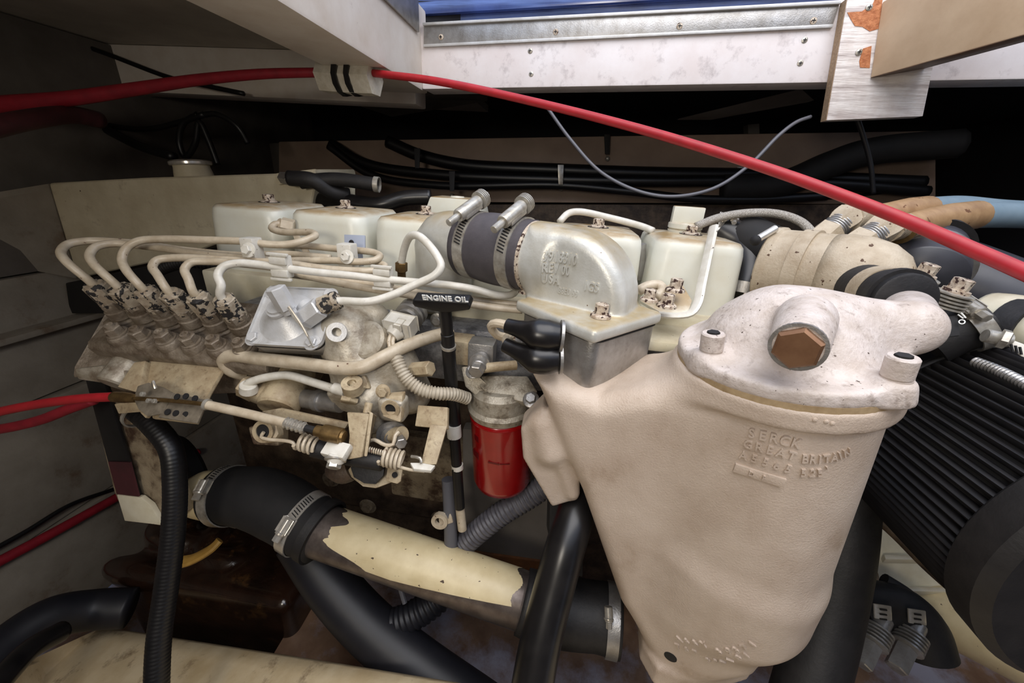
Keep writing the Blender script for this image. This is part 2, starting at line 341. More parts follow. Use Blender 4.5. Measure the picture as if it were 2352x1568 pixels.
# ------------------------------------------------------------------ helpers: castings as distance fields, meshed by surface nets
def F3(p): return np.array([p[0], p[1], p[2]], dtype=np.float32)
class Field:
    def __init__(s, lo, hi, h):
        s.lo = F3(lo); s.h = h
        n = [int((hi[i] - lo[i]) / h) + 2 for i in range(3)]
        ax = [np.arange(n[i], dtype=np.float32) * h + lo[i] for i in range(3)]
        s.X, s.Y, s.Z = np.meshgrid(*ax, indexing='ij'); s.F = np.full(s.X.shape, 1.0, np.float32)
    def u(s, d, k=0.0):
        if k > 0:
            hh = np.clip(0.5 + 0.5 * (s.F - d) / k, 0, 1); s.F = s.F * (1 - hh) + d * hh - k * hh * (1 - hh)
        else: s.F = np.minimum(s.F, d)
        return s
    def cut(s, d, k=0.0):
        if k > 0:
            a = s.F; b = -d; hh = np.clip(0.5 - 0.5 * (a - b) / k, 0, 1); s.F = a * hh + b * (1 - hh) + k * hh * (1 - hh) if False else np.maximum(a, b) + np.maximum(k - np.abs(a - b), 0) ** 2 * .25 / k
        else: s.F = np.maximum(s.F, -d)
        return s
    def capsule(s, a, b, r0, r1=None):
        a, b = F3(a), F3(b); r1 = r0 if r1 is None else r1; ba = b - a
        px, py, pz = s.X - a[0], s.Y - a[1], s.Z - a[2]
        t = np.clip((px * ba[0] + py * ba[1] + pz * ba[2]) / float(ba @ ba), 0, 1)
        return np.sqrt((px - ba[0] * t) ** 2 + (py - ba[1] * t) ** 2 + (pz - ba[2] * t) ** 2) - (r0 + (r1 - r0) * t)
    def cyl(s, a, b, r0, r1=None, rd=0.0):
        a, b = F3(a), F3(b); r1 = r0 if r1 is None else r1; ba = b - a; L = float(np.sqrt(ba @ ba)); d = ba / L
        px, py, pz = s.X - a[0], s.Y - a[1], s.Z - a[2]
        t = px * d[0] + py * d[1] + pz * d[2]
        q = np.sqrt(np.maximum(px * px + py * py + pz * pz - t * t, 0)) - (r0 + (r1 - r0) * np.clip(t / L, 0, 1)) + rd
        w = np.abs(t - L / 2) - L / 2 + rd
        return np.minimum(np.maximum(q, w), 0) + np.sqrt(np.maximum(q, 0) ** 2 + np.maximum(w, 0) ** 2) - rd
    def box(s, c, size, ax=None, rd=0.0):
        c = F3(c); ax = ax or (X_, Y_, Z_); px, py, pz = s.X - c[0], s.Y - c[1], s.Z - c[2]; q = []
        for i in range(3):
            a = ax[i]; q.append(np.abs(px * a[0] + py * a[1] + pz * a[2]) - size[i] / 2 + rd)
        return np.minimum(np.maximum(np.maximum(q[0], q[1]), q[2]), 0) + np.sqrt(sum(np.maximum(x, 0) ** 2 for x in q)) - rd
    def ell(s, c, r, ax=None):
        c = F3(c); ax = ax or (X_, Y_, Z_); px, py, pz = s.X - c[0], s.Y - c[1], s.Z - c[2]
        l = [(px * a[0] + py * a[1] + pz * a[2]) for a in ax]
        k0 = np.sqrt(sum((l[i] / r[i]) ** 2 for i in range(3))); k1 = np.sqrt(sum((l[i] / r[i] ** 2) ** 2 for i in range(3)))
        return k0 * (k0 - 1) / np.maximum(k1, 1e-6)
    def poly(s, O, ux, uy, pts, th, rd=0.0):
        """polygon pts (2D) in plane O,ux,uy extruded +-th/2 along the normal, rounded"""
        O = F3(O); ux = V(ux).normalized(); uy = V(uy).normalized(); n = ux.cross(uy).normalized()
        px, py, pz = s.X - O[0], s.Y - O[1], s.Z - O[2]
        a = px * ux[0] + py * ux[1] + pz * ux[2]; b = px * uy[0] + py * uy[1] + pz * uy[2]; w = px * n[0] + py * n[1] + pz * n[2]
        d = np.full(a.shape, 1e9, np.float32); inside = np.zeros(a.shape, bool); m = len(pts)
        for i in range(m):
            x0, y0 = pts[i]; x1, y1 = pts[(i + 1) % m]; ex, ey = x1 - x0, y1 - y0
            t = np.clip(((a - x0) * ex + (b - y0) * ey) / (ex * ex + ey * ey), 0, 1)
            d = np.minimum(d, (a - x0 - ex * t) ** 2 + (b - y0 - ey * t) ** 2)
            c = (y0 > b) != (y1 > b)
            with np.errstate(divide='ignore', invalid='ignore'):
                inside ^= c & (a < (ex * (b - y0) / (ey if ey else 1e-9) + x0))
        q = np.where(inside, -np.sqrt(d), np.sqrt(d)) + rd; w = np.abs(w) - th / 2 + rd
        return np.minimum(np.maximum(q, w), 0) + np.sqrt(np.maximum(q, 0) ** 2 + np.maximum(w, 0) ** 2) - rd
    def mesh(s):
        F = s.F; I = F < 0; nx, ny, nz = F.shape; sh = (nx - 1, ny - 1, nz - 1)
        acc = np.zeros(sh + (3,), np.float32); cnt = np.zeros(sh, np.float32)
        def sl(o): return tuple(slice(o[i], o[i] + sh[i]) for i in range(3))
        for ax in range(3):
            for o1 in (0, 1):
                for o2 in (0, 1):
                    o = [0, 0, 0]; oth = [i for i in range(3) if i != ax]; o[oth[0]] = o1; o[oth[1]] = o2
                    p = list(o); p[ax] = 1
                    a = F[sl(o)]; b = F[sl(p)]; m_ = (a < 0) != (b < 0)
                    t = np.where(m_, a / np.where(m_, a - b, 1), 0)
                    for i in range(3):
                        acc[..., i] += np.where(m_, t if i == ax else o[i], 0)
                    cnt += m_
        act = cnt > 0; idx = np.full(sh, -1, np.int64); idx[act] = np.arange(act.sum())
        g = np.argwhere(act).astype(np.float32); vs = (g + acc[act] / cnt[act][:, None]) * s.h + s.lo
        quads = []
        for ax in range(3):
            o1, o2 = [i for i in range(3) if i != ax]
            a = [slice(0, n) for n in F.shape]; b = list(a); a[ax] = slice(0, F.shape[ax] - 1); b[ax] = slice(1, F.shape[ax])
            A = I[tuple(a)]; B = I[tuple(b)]; e = np.argwhere(A != B)
            ok = (e[:, o1] > 0) & (e[:, o2] > 0) & (e[:, o1] < F.shape[o1] - 1) & (e[:, o2] < F.shape[o2] - 1); e = e[ok]
            if not len(e): continue
            def ci(d1, d2):
                q = e.copy(); q[:, o1] -= d1; q[:, o2] -= d2; return idx[q[:, 0], q[:, 1], q[:, 2]]
            Q = np.stack([ci(0, 0), ci(1, 0), ci(1, 1), ci(0, 1)], 1)
            flip = A[e[:, 0], e[:, 1], e[:, 2]] if ax != 1 else ~A[e[:, 0], e[:, 1], e[:, 2]]
            Q[flip] = Q[flip][:, ::-1]; quads.append(Q[:, ::-1])
        Q = np.concatenate(quads); Q = Q[(Q >= 0).all(1)]
        return vs, Q

# ------------------------------------------------------------------ helpers: objects
ORG = {}
def link(name, me, parent, org):
    o = bpy.data.objects.new(name, me); COL.objects.link(o)
    ORG[o.name] = org
    if parent is not None: o.parent = parent
    else: o.location = org
    return o
def tag(o, label=None, cat=None, group=None, kind=None):
    if label: o['label'] = label
    if cat: o['category'] = cat
    if group: o['group'] = group
    if kind: o['kind'] = kind
    return o
def T(name, label, cat, loc, group=None):
    o = bpy.data.objects.new(name, None); COL.objects.link(o); o.empty_display_size = .02
    o.location = loc; ORG[o.name] = V(loc); return tag(o, label, cat, group)
def P(name, material, parent, *shapes, smooth=35, org=None, kind=None, label=None):
    vs = []; fs = []
    for v, f in shapes:
        n = len(vs); vs += [tuple(p) for p in v]; fs += [tuple(int(i) + n for i in q) for q in f]
    if parent is not None: org = ORG[parent.name]
    elif org is None:
        a = np.array(vs); org = V(((a[:, 0].min() + a[:, 0].max()) / 2, (a[:, 1].min() + a[:, 1].max()) / 2, a[:, 2].min()))
    me = bpy.data.meshes.new(name)
    me.from_pydata([(x - org[0], y - org[1], z - org[2]) for x, y, z in vs], [], fs)
    bm = bmesh.new(); bm.from_mesh(me); bmesh.ops.recalc_face_normals(bm, faces=bm.faces); bm.to_mesh(me); bm.free()
    me.materials.append(MT[material] if isinstance(material, str) else material)
    me.shade_smooth()
    if smooth < 180: me.set_sharp_from_angle(angle=math.radians(smooth))
    o = link(name, me, parent, V(org))
    return tag(o, label=label, kind=kind)
def PF(name, material, parent, field, smooth=60):
    vs, Q = field.mesh()
    org = ORG[parent.name] if parent is not None else V(((vs[:, 0].min() + vs[:, 0].max()) / 2, (vs[:, 1].min() + vs[:, 1].max()) / 2, vs[:, 2].min()))
    vs = vs - np.array(org[:], dtype=np.float32)
    me = bpy.data.meshes.new(name)
    me.vertices.add(len(vs)); me.vertices.foreach_set('co', vs.astype(np.float32).ravel())
    me.loops.add(Q.size); me.loops.foreach_set('vertex_index', Q.ravel().astype(np.int32))
    me.polygons.add(len(Q)); me.polygons.foreach_set('loop_start', np.arange(0, Q.size, 4, dtype=np.int32))
    me.update(calc_edges=True); me.validate()
    bm = bmesh.new(); bm.from_mesh(me)
    bmesh.ops.smooth_vert(bm, verts=bm.verts, factor=.5, use_axis_x=True, use_axis_y=True, use_axis_z=True)
    bmesh.ops.recalc_face_normals(bm, faces=bm.faces); bm.to_mesh(me); bm.free()
    me.materials.append(MT[material]); me.shade_smooth()
    if smooth < 180: me.set_sharp_from_angle(angle=math.radians(smooth))
    return link(name, me, parent, V(org))
def bvh_of(o):
    org = ORG[o.name]
    return BVHTree.FromPolygons([v.co + org for v in o.data.vertices], [tuple(p.vertices) for p in o.data.polygons])
def one(name, label, cat, material, *shapes, group=None, smooth=35):
    return tag(P(name, material, None, *shapes, smooth=smooth), label, cat, group)
def lettering(parent, material, s, O, ux, uy, size, depth=.0008, bvh=None, name='lettering', spacing=1.0, bold=0.0, cond=1.0):
    cu = bpy.data.curves.new('t', 'FONT'); cu.body = s; cu.size = size; cu.extrude = depth; cu.offset = bold
    cu.space_character = spacing; cu.resolution_u = 3
    cu.align_x = 'LEFT'
    t = bpy.data.objects.new('t', cu); COL.objects.link(t)
    dg = bpy.context.evaluated_depsgraph_get(); me = bpy.data.meshes.new_from_object(t.evaluated_get(dg))
    ux = V(ux).normalized(); uy = (V(uy) - ux * V(uy).dot(ux)).normalized(); n = ux.cross(uy)
    vs = []
    for v in me.vertices:
        q = V(O) + ux * (v.co.x * cond) + uy * v.co.y
        if bvh is not None:
            h = bvh.ray_cast(q + n * .12, -n)
            if h[0] is not None: q = h[0]
        vs.append(q + n * v.co.z)
    fs = [tuple(p.vertices) for p in me.polygons]
    bpy.data.objects.remove(t); bpy.data.meshes.remove(me); bpy.data.curves.remove(cu)
    return P(name, material, parent, (vs, fs), smooth=30)
def char_mesh(ch, size, depth, bold=.0002):
    cu = bpy.data.curves.new('t', 'FONT'); cu.body = ch; cu.size = size; cu.extrude = depth; cu.offset = bold; cu.resolution_u = 3; cu.align_x = 'CENTER'
    t = bpy.data.objects.new('t', cu); COL.objects.link(t)
    me = bpy.data.meshes.new_from_object(t.evaluated_get(bpy.context.evaluated_depsgraph_get()))
    r = ([v.co.copy() for v in me.vertices], [tuple(q.vertices) for q in me.polygons])
    bpy.data.objects.remove(t); bpy.data.meshes.remove(me); bpy.data.curves.remove(cu); return r
def wrap_text(parent, material, s, path, size, depth, bvh, cond=.85):
    """cast letters following a curved surface; path = picture points along the foot of the line"""
    L_ = [0.0]
    for a, b in zip(path, path[1:]): L_.append(L_[-1] + math.hypot(b[0] - a[0], b[1] - a[1]))
    def at_(t):
        x = float(np.interp(t * L_[-1], L_, [q[0] for q in path])); y = float(np.interp(t * L_[-1], L_, [q[1] for q in path]))
        r = ray(x, y).normalized(); h = bvh.ray_cast(CAM, r); return (h[0], h[1]) if h[0] is not None else (None, None)
    shapes = []; n = len(s)
    for i, ch in enumerate(s):
        if ch == ' ': continue
        t = (i + .5) / n; p, nn = at_(t); a, _ = at_(max(t - .5 / n, 0)); b, _ = at_(min(t + .5 / n, 1))
        if p is None or a is None or b is None: continue
        ux = (b - a).normalized(); nn = (nn - ux * nn.dot(ux)).normalized(); uy = nn.cross(ux)
        vs, fs = char_mesh(ch, size, depth)
        shapes.append(([p + ux * (v.x * cond) + uy * v.y + nn * v.z for v in vs], fs))
    if shapes: return P('lettering', material, parent, *shapes, smooth=30, kind='stuff')
def bolt(parent, p, d, r=.006, h=.006, material='rustbolt', flange=True, name='bolt', wash=None):
    p = V(p); d = V(d).normalized(); sh = []
    f = h * .28
    if flange: sh.append(lathe(p, d, [(0, r * 1.55), (f * .6, r * 1.5), (f, r * 1.15)], 20))
    sh.append(hexa(p + d * (f * .8 if flange else 0), p + d * h, r, rot=random.random()))
    o = P(name, material, parent, *sh, smooth=30)
    if wash: P('washer', wash, o, lathe(p - d * .0006, d, [(0, r * 1.9), (.001, r * 1.9)], 20))
    return o
def screw(parent, p, d, r=.004, name='screw', material='steel'):
    p = V(p); d = V(d).normalized(); u, w, d = frame(d)
    o = P(name, material, parent, lathe(p, d, [(0, r), (r * .18, r * .92), (r * .35, r * .5)], 16))
    P('screw_slot', 'blackm', o, box(p + d * r * .34, (r * 1.1, r * .26, r * .1), (u, w, d)), box(p + d * r * .34, (r * .26, r * 1.1, r * .1), (u, w, d)))
    return o
def band_clamp(name, label, c, axis, R, w, sdir, group=None, material='steel', long=.034, style='worm', slots=True):
    """hose clamp: band, worm housing, screw and the slots cut in the band"""
    c = V(c); a = V(axis).normalized(); s = V(sdir); s = (s - a * s.dot(a)).normalized(); tdir = a.cross(s).normalized()
    t = T(name, label, 'hose clamp', c - V((0, 0, R)), group)
    P('band', material, t, ring(c - a * w / 2, a, R + .0012, R - .0004, w, 40))
    hc = c + s * (R + .005)
    if style == 'tbolt': tdir = -tdir
    if style == 'worm':
        P('worm_housing', material, t, box(hc - s * .0015, (w * .95, long * .42, .008), (a, tdir, s), .0012), cyl(hc - tdir * long * .22, hc + tdir * long * .22, w * .36))
        P('screw', material, t, hexa(hc + tdir * long * .22, hc + tdir * long * .52, w * .34), cyl(hc + tdir * long * .2, hc + tdir * long * .3, w * .46))
    else:
        hc = c + s * (R + .0085); P('worm_housing', material, t, box(hc - s * .003, (w * 1.0, long * .5, .006), (a, tdir, s), .001), lathe(hc - tdir * long * .35, tdir, [(0, .0062), (.002, .0070), (long * .62, .0070), (long * .64, .005)], 18))
        k = hc + tdir * long * .29
        P('spring_washers', material, t, *[lathe(k + tdir * (i * .0024), tdir, [(0, .0076), (.0006, .0100), (.0016, .0100), (.0021, .0076)], 20) for i in range(4)])
        P('screw', material, t, hexa(k + tdir * .0098, k + tdir * .0165, .0042))
        P('screw_tip', material, t, cyl(hc - tdir * long * .62, hc - tdir * long * .33, .0038))
    if slots:
        g = []
        for i in range(9):
            an = -0.30 - i * 0.085
            q = s * math.cos(an) + tdir * math.sin(an); tt = a.cross(q)
            g.append(box(c + q * (R + .0011), (w * .62, .0014, .0006), ((a + tt * .25).normalized(), tt, q)))
        P('band_slots', 'blackm', t, *g, kind='stuff')
    return t
# ================================================================== THE SETTING
def struct(name, material, *shapes, smooth=35):
    return tag(P(name, material, None, *shapes, smooth=smooth), kind='structure')
ZC = W(500, 108, .32).z            # underside of the deck
# closed box of the engine space; the deck is open at the hatch
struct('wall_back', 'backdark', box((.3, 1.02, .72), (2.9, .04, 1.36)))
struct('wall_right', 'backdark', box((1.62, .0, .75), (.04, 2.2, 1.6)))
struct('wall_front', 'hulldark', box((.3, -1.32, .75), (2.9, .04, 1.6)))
struct('floor', 'bilge', box((.3, -.1, .065), (2.9, 2.5, .05)))
ceil = struct('ceiling', 'ceil', box((-.52, -.15, ZC + .03), (1.28, 2.4, .06)))
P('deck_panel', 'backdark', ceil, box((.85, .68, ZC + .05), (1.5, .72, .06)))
P('deck_panel', 'ceil', ceil, box((1.52, -.5, ZC + .05), (.25, 1.7, .06)))
P('deck_panel', 'ceil', ceil, box((.6, -1.25, ZC + .05), (1.0, .2, .06)))

# forward bulkhead on the left, built of boards that run away from the viewer
WL = -.565
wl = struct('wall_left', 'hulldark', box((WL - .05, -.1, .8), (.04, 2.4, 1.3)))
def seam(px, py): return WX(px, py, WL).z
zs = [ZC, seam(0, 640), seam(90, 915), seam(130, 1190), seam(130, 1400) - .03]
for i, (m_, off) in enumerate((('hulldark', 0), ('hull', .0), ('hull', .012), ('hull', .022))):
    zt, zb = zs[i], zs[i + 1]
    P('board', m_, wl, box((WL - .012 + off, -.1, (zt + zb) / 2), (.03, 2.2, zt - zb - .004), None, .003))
P('ledge', 'hull', wl, box((WL + .012, -.1, zs[1] - .1), (.05, 2.2, .012), None, .003))

# beam under the deck behind the engine, running along X
Yb = .32
zt, zb_ = ZC, W(560, 222, Yb).z
struct('trim_1', 'beam', box((-.40, Yb + .03, (zt + zb_) / 2), (1.02, .06, zt - zb_), None, .004))

# side coaming of the hatch (runs towards the viewer) and rear coaming with the aluminium angle
A = W(970, 205, .25); At = W(970, 40, .25)
zbL = A.z
struct('trim_2', 'beam', box((A.x - .05, -.36, (zbL + At.z) / 2 + .008), (.10, 1.28, At.z - zbL + .02), None, .004))
B = W(1870, 190, .185)
dirB = (V((B.x, B.y, 0)) - V((A.x, A.y, 0))).normalized()
bx = V((dirB.x, dirB.y, (B.z - A.z) / (V((B.x - A.x, B.y - A.y, 0))).length)).normalized()
by = V((-bx.y, bx.x, 0)).normalized(); bz = bx.cross(by)
BH = .098
LB = 1.25
rear = struct('trim_3', 'beamw', box(A + bx * (LB / 2) + by * .024 + bz * (BH / 2), (LB, .048, BH), (bx, by, bz), .003))
nrm = -by
def onbeam(px, py, off=0.0):
    r = ray(px, py); t = (A - CAM).dot(nrm) / r.dot(nrm); return CAM + r * t + nrm * off
for q in ((1218, 117), (1220, 170), (1848, 92), (1838, 145)):
    screw(rear, onbeam(*q), nrm, .0042)
# aluminium angle along the rear coaming
c0 = onbeam(975, 62); c1 = onbeam(975, 110); c2 = onbeam(1908, 66); c3 = onbeam(1925, 14)
t = T('aluminium_angle', 'long bare aluminium angle screwed along the top of the white rear coaming', 'metal strip', (c1 + c2) / 2)
P('flange', 'alu', t, prism([c0 + nrm * .0035, c1 + nrm * .0035, c2 + nrm * .0035, c3 + nrm * .0035], by * .0035, .0006))
P('lip', 'alulight', t, prism([c0 + nrm * .008, c3 + nrm * .008, c3 + bz * .004 + nrm * .008, c0 + bz * .004 + nrm * .008], by * .02, .001))
P('bead', 'alulight', t, prism([c1 + nrm * .0055, c2 + nrm * .0055, c2 + bz * .004 + nrm * .0055, c1 + bz * .004 + nrm * .0055], by * .004, .001))
for q in ((1015, 87), (1277, 75), (1560, 62), (1866, 50)):
    screw(t, onbeam(*q, .0036), nrm, .0045, material='rustbolt')
# second angle on the side coaming
xs = A.x + .003
t = T('aluminium_angle', 'short grey aluminium angle on the cream side coaming near the hatch corner', 'metal strip', (xs, .0, At.z - .03))
P('flange', 'alu', t, box((xs, -.2, At.z - .002), (.004, .86, .05), None, .0008))
P('lip', 'alu', t, box((xs + .012, -.2, At.z + .022), (.028, .86, .004), None, .0008))
# the lid of the hatch standing open behind the coaming
p = A + bx * .36 + by * .09 + bz * .17
t = T('hatch_lid', 'dark blue glossy hatch lid standing above the rear coaming', 'hatch', p - bz * .1)
P('panel', 'hatch', t, box(p, (.98, .03, .2), (bx, by, bz), .004))
P('rail', 'hatch', t, box(p - bz * .088 - by * .022, (.98, .02, .028), (bx, by, bz), .006))
P('rail', 'hatch', t, box(p - bz * .03 - by * .022, (.98, .014, .02), (bx, by, bz), .005))

# plywood block screwed to the coaming and the brace that leans on it
n_ = nrm
def onply(px, py, off=0.0): return onbeam(px, py, .02 + off)
blk = [onply(1929, 10), onply(2150, 6), onply(2097, 272), onply(1884, 281)]
t = T('plywood_block', 'white painted plywood block with torn paint hanging below the rear coaming', 'wood block', blk[2])
P('board', 'ply', t, prism(blk, -n_ * .019, .0008))
P('raw_edge', 'plyedge', t, prism([blk[0] - bx * .0006 + n_ * -.001, blk[3] - bx * .0006 + n_ * -.001, blk[3] - bx * .0006 - n_ * .018, blk[0] - bx * .0006 - n_ * .018], bx * .001))
def patch(pts, parent): return P('torn_patch', 'torn', parent, prism([onply(*q, .0006) for q in pts], -n_ * .001))
patch([(1928, 42), (1960, 40), (1985, 22), (1990, 10), (2006, 12), (1998, 78), (1978, 84), (1962, 74), (1945, 72), (1935, 56)], t)
patch([(1955, 150), (1963, 122), (1982, 116), (1978, 165), (1957, 164)], t)
for q in ((1976, 31), (1954, 130)): screw(t, onply(*q, .0006), n_, .0042)
a0 = onply(1979, 187, .001); a1 = onply(2004, 20, .001)
b0 = W(2560, 22, -.04)
up = (a1 - a0); ln = (b0 - a0)
t = T('plank_brace', 'tan painted plank leaning from the plywood block up to the right', 'plank', a0)
sd = ln.cross(up).normalized()
if sd.dot(FWD) < 0: sd = -sd
P('board', 'plank', t, prism([a0, a0 + ln, a0 + ln + up * 1.35, a0 + up], sd * .055, .002))
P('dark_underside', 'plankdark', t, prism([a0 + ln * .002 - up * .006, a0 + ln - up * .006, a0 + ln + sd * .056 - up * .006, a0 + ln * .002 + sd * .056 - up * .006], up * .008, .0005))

# shelf board at the back, and the dark timbers above it
s = [W(640, 325, .56), W(2150, 300, .56), W(2150, 470, .56), W(640, 462, .56)]
shelf = struct('trim_4', 'back', prism(s, V((0, .03, 0)), .003))
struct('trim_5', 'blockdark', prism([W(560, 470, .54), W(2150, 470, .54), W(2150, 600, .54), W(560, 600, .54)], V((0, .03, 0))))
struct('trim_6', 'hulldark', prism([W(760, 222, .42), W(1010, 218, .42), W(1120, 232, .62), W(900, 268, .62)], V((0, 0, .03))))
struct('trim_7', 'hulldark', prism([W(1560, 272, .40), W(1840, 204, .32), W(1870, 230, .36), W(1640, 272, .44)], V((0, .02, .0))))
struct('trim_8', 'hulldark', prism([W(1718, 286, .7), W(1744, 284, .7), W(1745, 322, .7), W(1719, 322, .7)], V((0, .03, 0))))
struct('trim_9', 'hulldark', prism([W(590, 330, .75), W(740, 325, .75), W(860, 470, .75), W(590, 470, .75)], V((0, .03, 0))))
# low engine bed along the bottom and the hull side below it
pts = [W(-60, 1568, -.36), W(60, 1520, -.30), W(230, 1442, -.22), W(460, 1478, -.24), W(740, 1522, -.27), W(1060, 1575, -.30), W(1060, 1575, -.30) + V((.5, -.02, -.04))]
bed = []
zb0 = .11
sec = []
vs = []; fs = []
for k, q in enumerate(pts):
    for (dy, dz) in ((0, -.0), (-.02, .006), (-.06, .008), (-.20, .0), (-.24, -.02), (-.24, -.35), (.01, -.35), (.012, -.02)):
        vs.append(V((q.x, q.y + dy, max(q.z + dz, zb0 - .02))))
m_ = 8
for k in range(len(pts) - 1):
    for j in range(m_):
        j2 = (j + 1) % m_; fs.append((k * m_ + j, k * m_ + j2, (k + 1) * m_ + j2, (k + 1) * m_ + j))
fs.append(tuple(range(m_))); fs.append(tuple(range((len(pts) - 1) * m_, len(pts) * m_)))
struct('trim_10', 'bed', (vs, fs), smooth=60)

struct('trim_11', 'bilge', prism([V((.02, -.46, .255)), V((1.5, -.46, .255)), V((1.5, .2, .30)), V((.02, .2, .30))], V((0, 0, -.17))))
# ================================================================== THE ENGINE: block, covers, tank
eng = T('engine_block', 'cream painted engine block behind the injection pump and below the square covers', 'engine', (.35, .05, .3))
P('cylinder_head', 'cream', eng, box((.33, .02, .873), (.78, .20, .065), None, .004))
P('block_casting', 'blockdark', eng, box((.31, .03, .655), (.82, .17, .36), None, .006))  # shade under the pump is part of this dark colour
P('grey_panel', 'greypanel', eng, prism([W(1062, 985, -.078), W(1330, 1000, -.078), W(1330, 1300, -.078), W(1062, 1262, -.078)], V((0, .02, 0)), .003))
P('rust_strip', 'rust', eng, prism([W(1072, 1266, -.082), W(1330, 1302, -.082), W(1330, 1345, -.082), W(1072, 1322, -.082)], V((0, .03, 0)), .003))
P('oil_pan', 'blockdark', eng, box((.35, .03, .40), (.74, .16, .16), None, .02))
P('manifold_cover', 'silver', eng, box((.33, -.095, .838), (.62, .05, .075), None, .006))
P('manifold_top_plate', 'cream', eng, box((.58, -.10, .888), (.26, .085, .012), None, .003))
P('side_cover', 'block', eng, box((.30, -.062, .60), (.22, .02, .13), None, .006))
for q in ((1240, 0),):
    pass
for px, py in ((845, 708), (1005, 735), (950, 850)):
    bolt(eng, W(px, py, -.121), (0, -1, 0), .006, .006, 'alu')
for px, py in ((845, 1162), (1010, 1190), (760, 1100)):
    bolt(eng, W(px, py, -.0735), (0, -1, 0), .010, .008, 'block')
for px, py, d in ((1550, 668, .425), (1530, 704, .405)):
    bolt(eng, WD(px, py, d), Z_, .0068, .014, 'rustbolt')

# six square valve covers in a row
def valve_cover(i, label, filler=False):
    x = .12 * i; t = T('valve_cover', label, 'valve cover', (x, .006, .905), 'square rocker covers along the engine')
    rings = []; n = 7
    for z, w, d, r in ((.905, .112, .138, .018), (.978, .106, .132, .020), (.987, .103, .129, .020), (.9915, .096, .122, .018)):
        rings.append(rrect((x, .006, z), X_, Y_, w, d, r, n))
    m_ = len(rings[0]); vs = [p for r in rings for p in r]; fs = []
    for k in range(3):
        for j in range(m_):
            j2 = (j + 1) % m_; fs.append((k * m_ + j, k * m_ + j2, (k + 1) * m_ + j2, (k + 1) * m_ + j))
    # crowned top
    top = len(vs); vs += [V((x + (p.x - x) * .5, .006 + (p.y - .006) * .5, .9945)) for p in rings[3]]
    for j in range(m_):
        j2 = (j + 1) % m_; fs.append((3 * m_ + j, 3 * m_ + j2, top + j2, top + j))
    fs.append(tuple(range(top, top + m_))); fs.append(tuple(range(m_ - 1, -1, -1)))
    P('body', 'cover', t, (vs, fs), smooth=50)
    bolt(t, (x, 0, .9945), Z_, .0075, .011, 'rustbolt', wash='blackm')
    return t
vc = []
for i, l in enumerate(('square cream rocker cover nearest the header tank, leftmost of the row',
                       'square cream rocker cover second from the header tank, behind the doubled fuel lines',
                       'square cream rocker cover just left of the grey crossover elbow',
                       'square cream rocker cover hidden behind the rubber hose of the intake elbow',
                       'square cream rocker cover just right of the cast intake elbow',
                       'square cream rocker cover with the oil filler cap, rightmost of the row')):
    vc.append(valve_cover(i, l))
P('sticker', 'label', vc[1], box((.162, -.0638, .941), (.024, .0006, .026), None, 0))
# oil filler cap
p = WZ(1567, 520, .995)
p = V((.597, .022, .9945))
t = T('oil_filler_cap', 'cream plastic oil filler cap with an upright grip on the rightmost cover', 'cap', p)
P('skirt', 'cover', t, lathe(p, Z_, [(0, .021), (.003, .0215), (.004, .020), (.0055, .022), (.011, .022), (.013, .0195)], 28))
P('grip', 'cover', t, box(p + V((0, 0, .022)), (.040, .011, .022), None, .002))
# cream riser block behind the third cover
t = T('breather_cover', 'low cream breather cover with sloping sides behind the third rocker cover', 'cover', W(1060, 485, .14))
c = W(1050, 470, .13)
P('body', 'cover', t, prism([c + V((-.055, -.03, -.03)), c + V((.055, -.03, -.03)), c + V((.044, -.03, .012)), c + V((-.038, -.03, .012))], V((0, .06, 0)), .004))
P('top_boss', 'cover', t, lathe(c + V((.002, -.005, .012)), Z_, [(0, .012), (.002, .011), (.002, .007), (.001, .006)], 20))

# header tank at the front end
Yt = .10
f = [W(110, 420, Yt), W(330, 408, Yt), W(640, 398, Yt), W(722, 388, Yt), W(727, 410, Yt), W(700, 556, Yt), W(500, 560, Yt), W(430, 585, Yt), W(240, 626, Yt), W(176, 640, Yt)]
t = T('header_tank', 'stained cream header tank with a slanted face left of the rocker covers', 'tank', W(400, 640, Yt))
P('tank_body', 'tank', t, prism(f, V((-.02, .17, 0.004)), .006, 3))
P('side_wing', 'hull', t, prism([W(111, 421, Yt), W(-40, 446, .0), W(-40, 600, .0), W(176, 640, Yt)], V((-.006, .015, 0)), .002))
c = W(445, 398, .17); u_ = V((-.09, 0, .995))
P('filler_neck', 'tank', t, lathe(c - u_ * .02, u_, [(0, .034), (.02, .031), (.030, .029), (.034, .029)], 28))
k = P('filler_cap', 'chrome', t, lathe(c + u_ * .014, u_, [(0, .033), (.002, .0345), (.006, .0345), (.009, .030), (.0095, .015)], 28))
P('mounting_plate', 'tank', t, prism([W(634, 398, .092), W(722, 388, .092), W(727, 412, .092), W(638, 424, .092)], V((0, .006, 0)), .001))

# ================================================================== AFTERCOOLER (large cast housing in front)
ac = V((.617, -.242, .927)); au = V((-.12, 0, .993)).normalized(); ar = V((.993, 0, .12)).normalized()
def A3(a, b, z): return ac + ar * a + Y_ * b + au * z
cooler = T('aftercooler', 'large cream cast aftercooler housing with a domed cap and raised lettering', 'aftercooler', (.62, -.22, .47))
h = .0022
FB = Field((.385, -.335, .455), (.735, -.10, .94), h)
# right-hand barrel
FB.u(FB.cyl(A3(0, 0, -.012), A3(0, .0, -.272), .070, .0705, .018))
# flange ring under the cap
FB.u(FB.cyl(A3(0, 0, -.001), A3(0, 0, -.018), .0765, .0765, .003), .003)
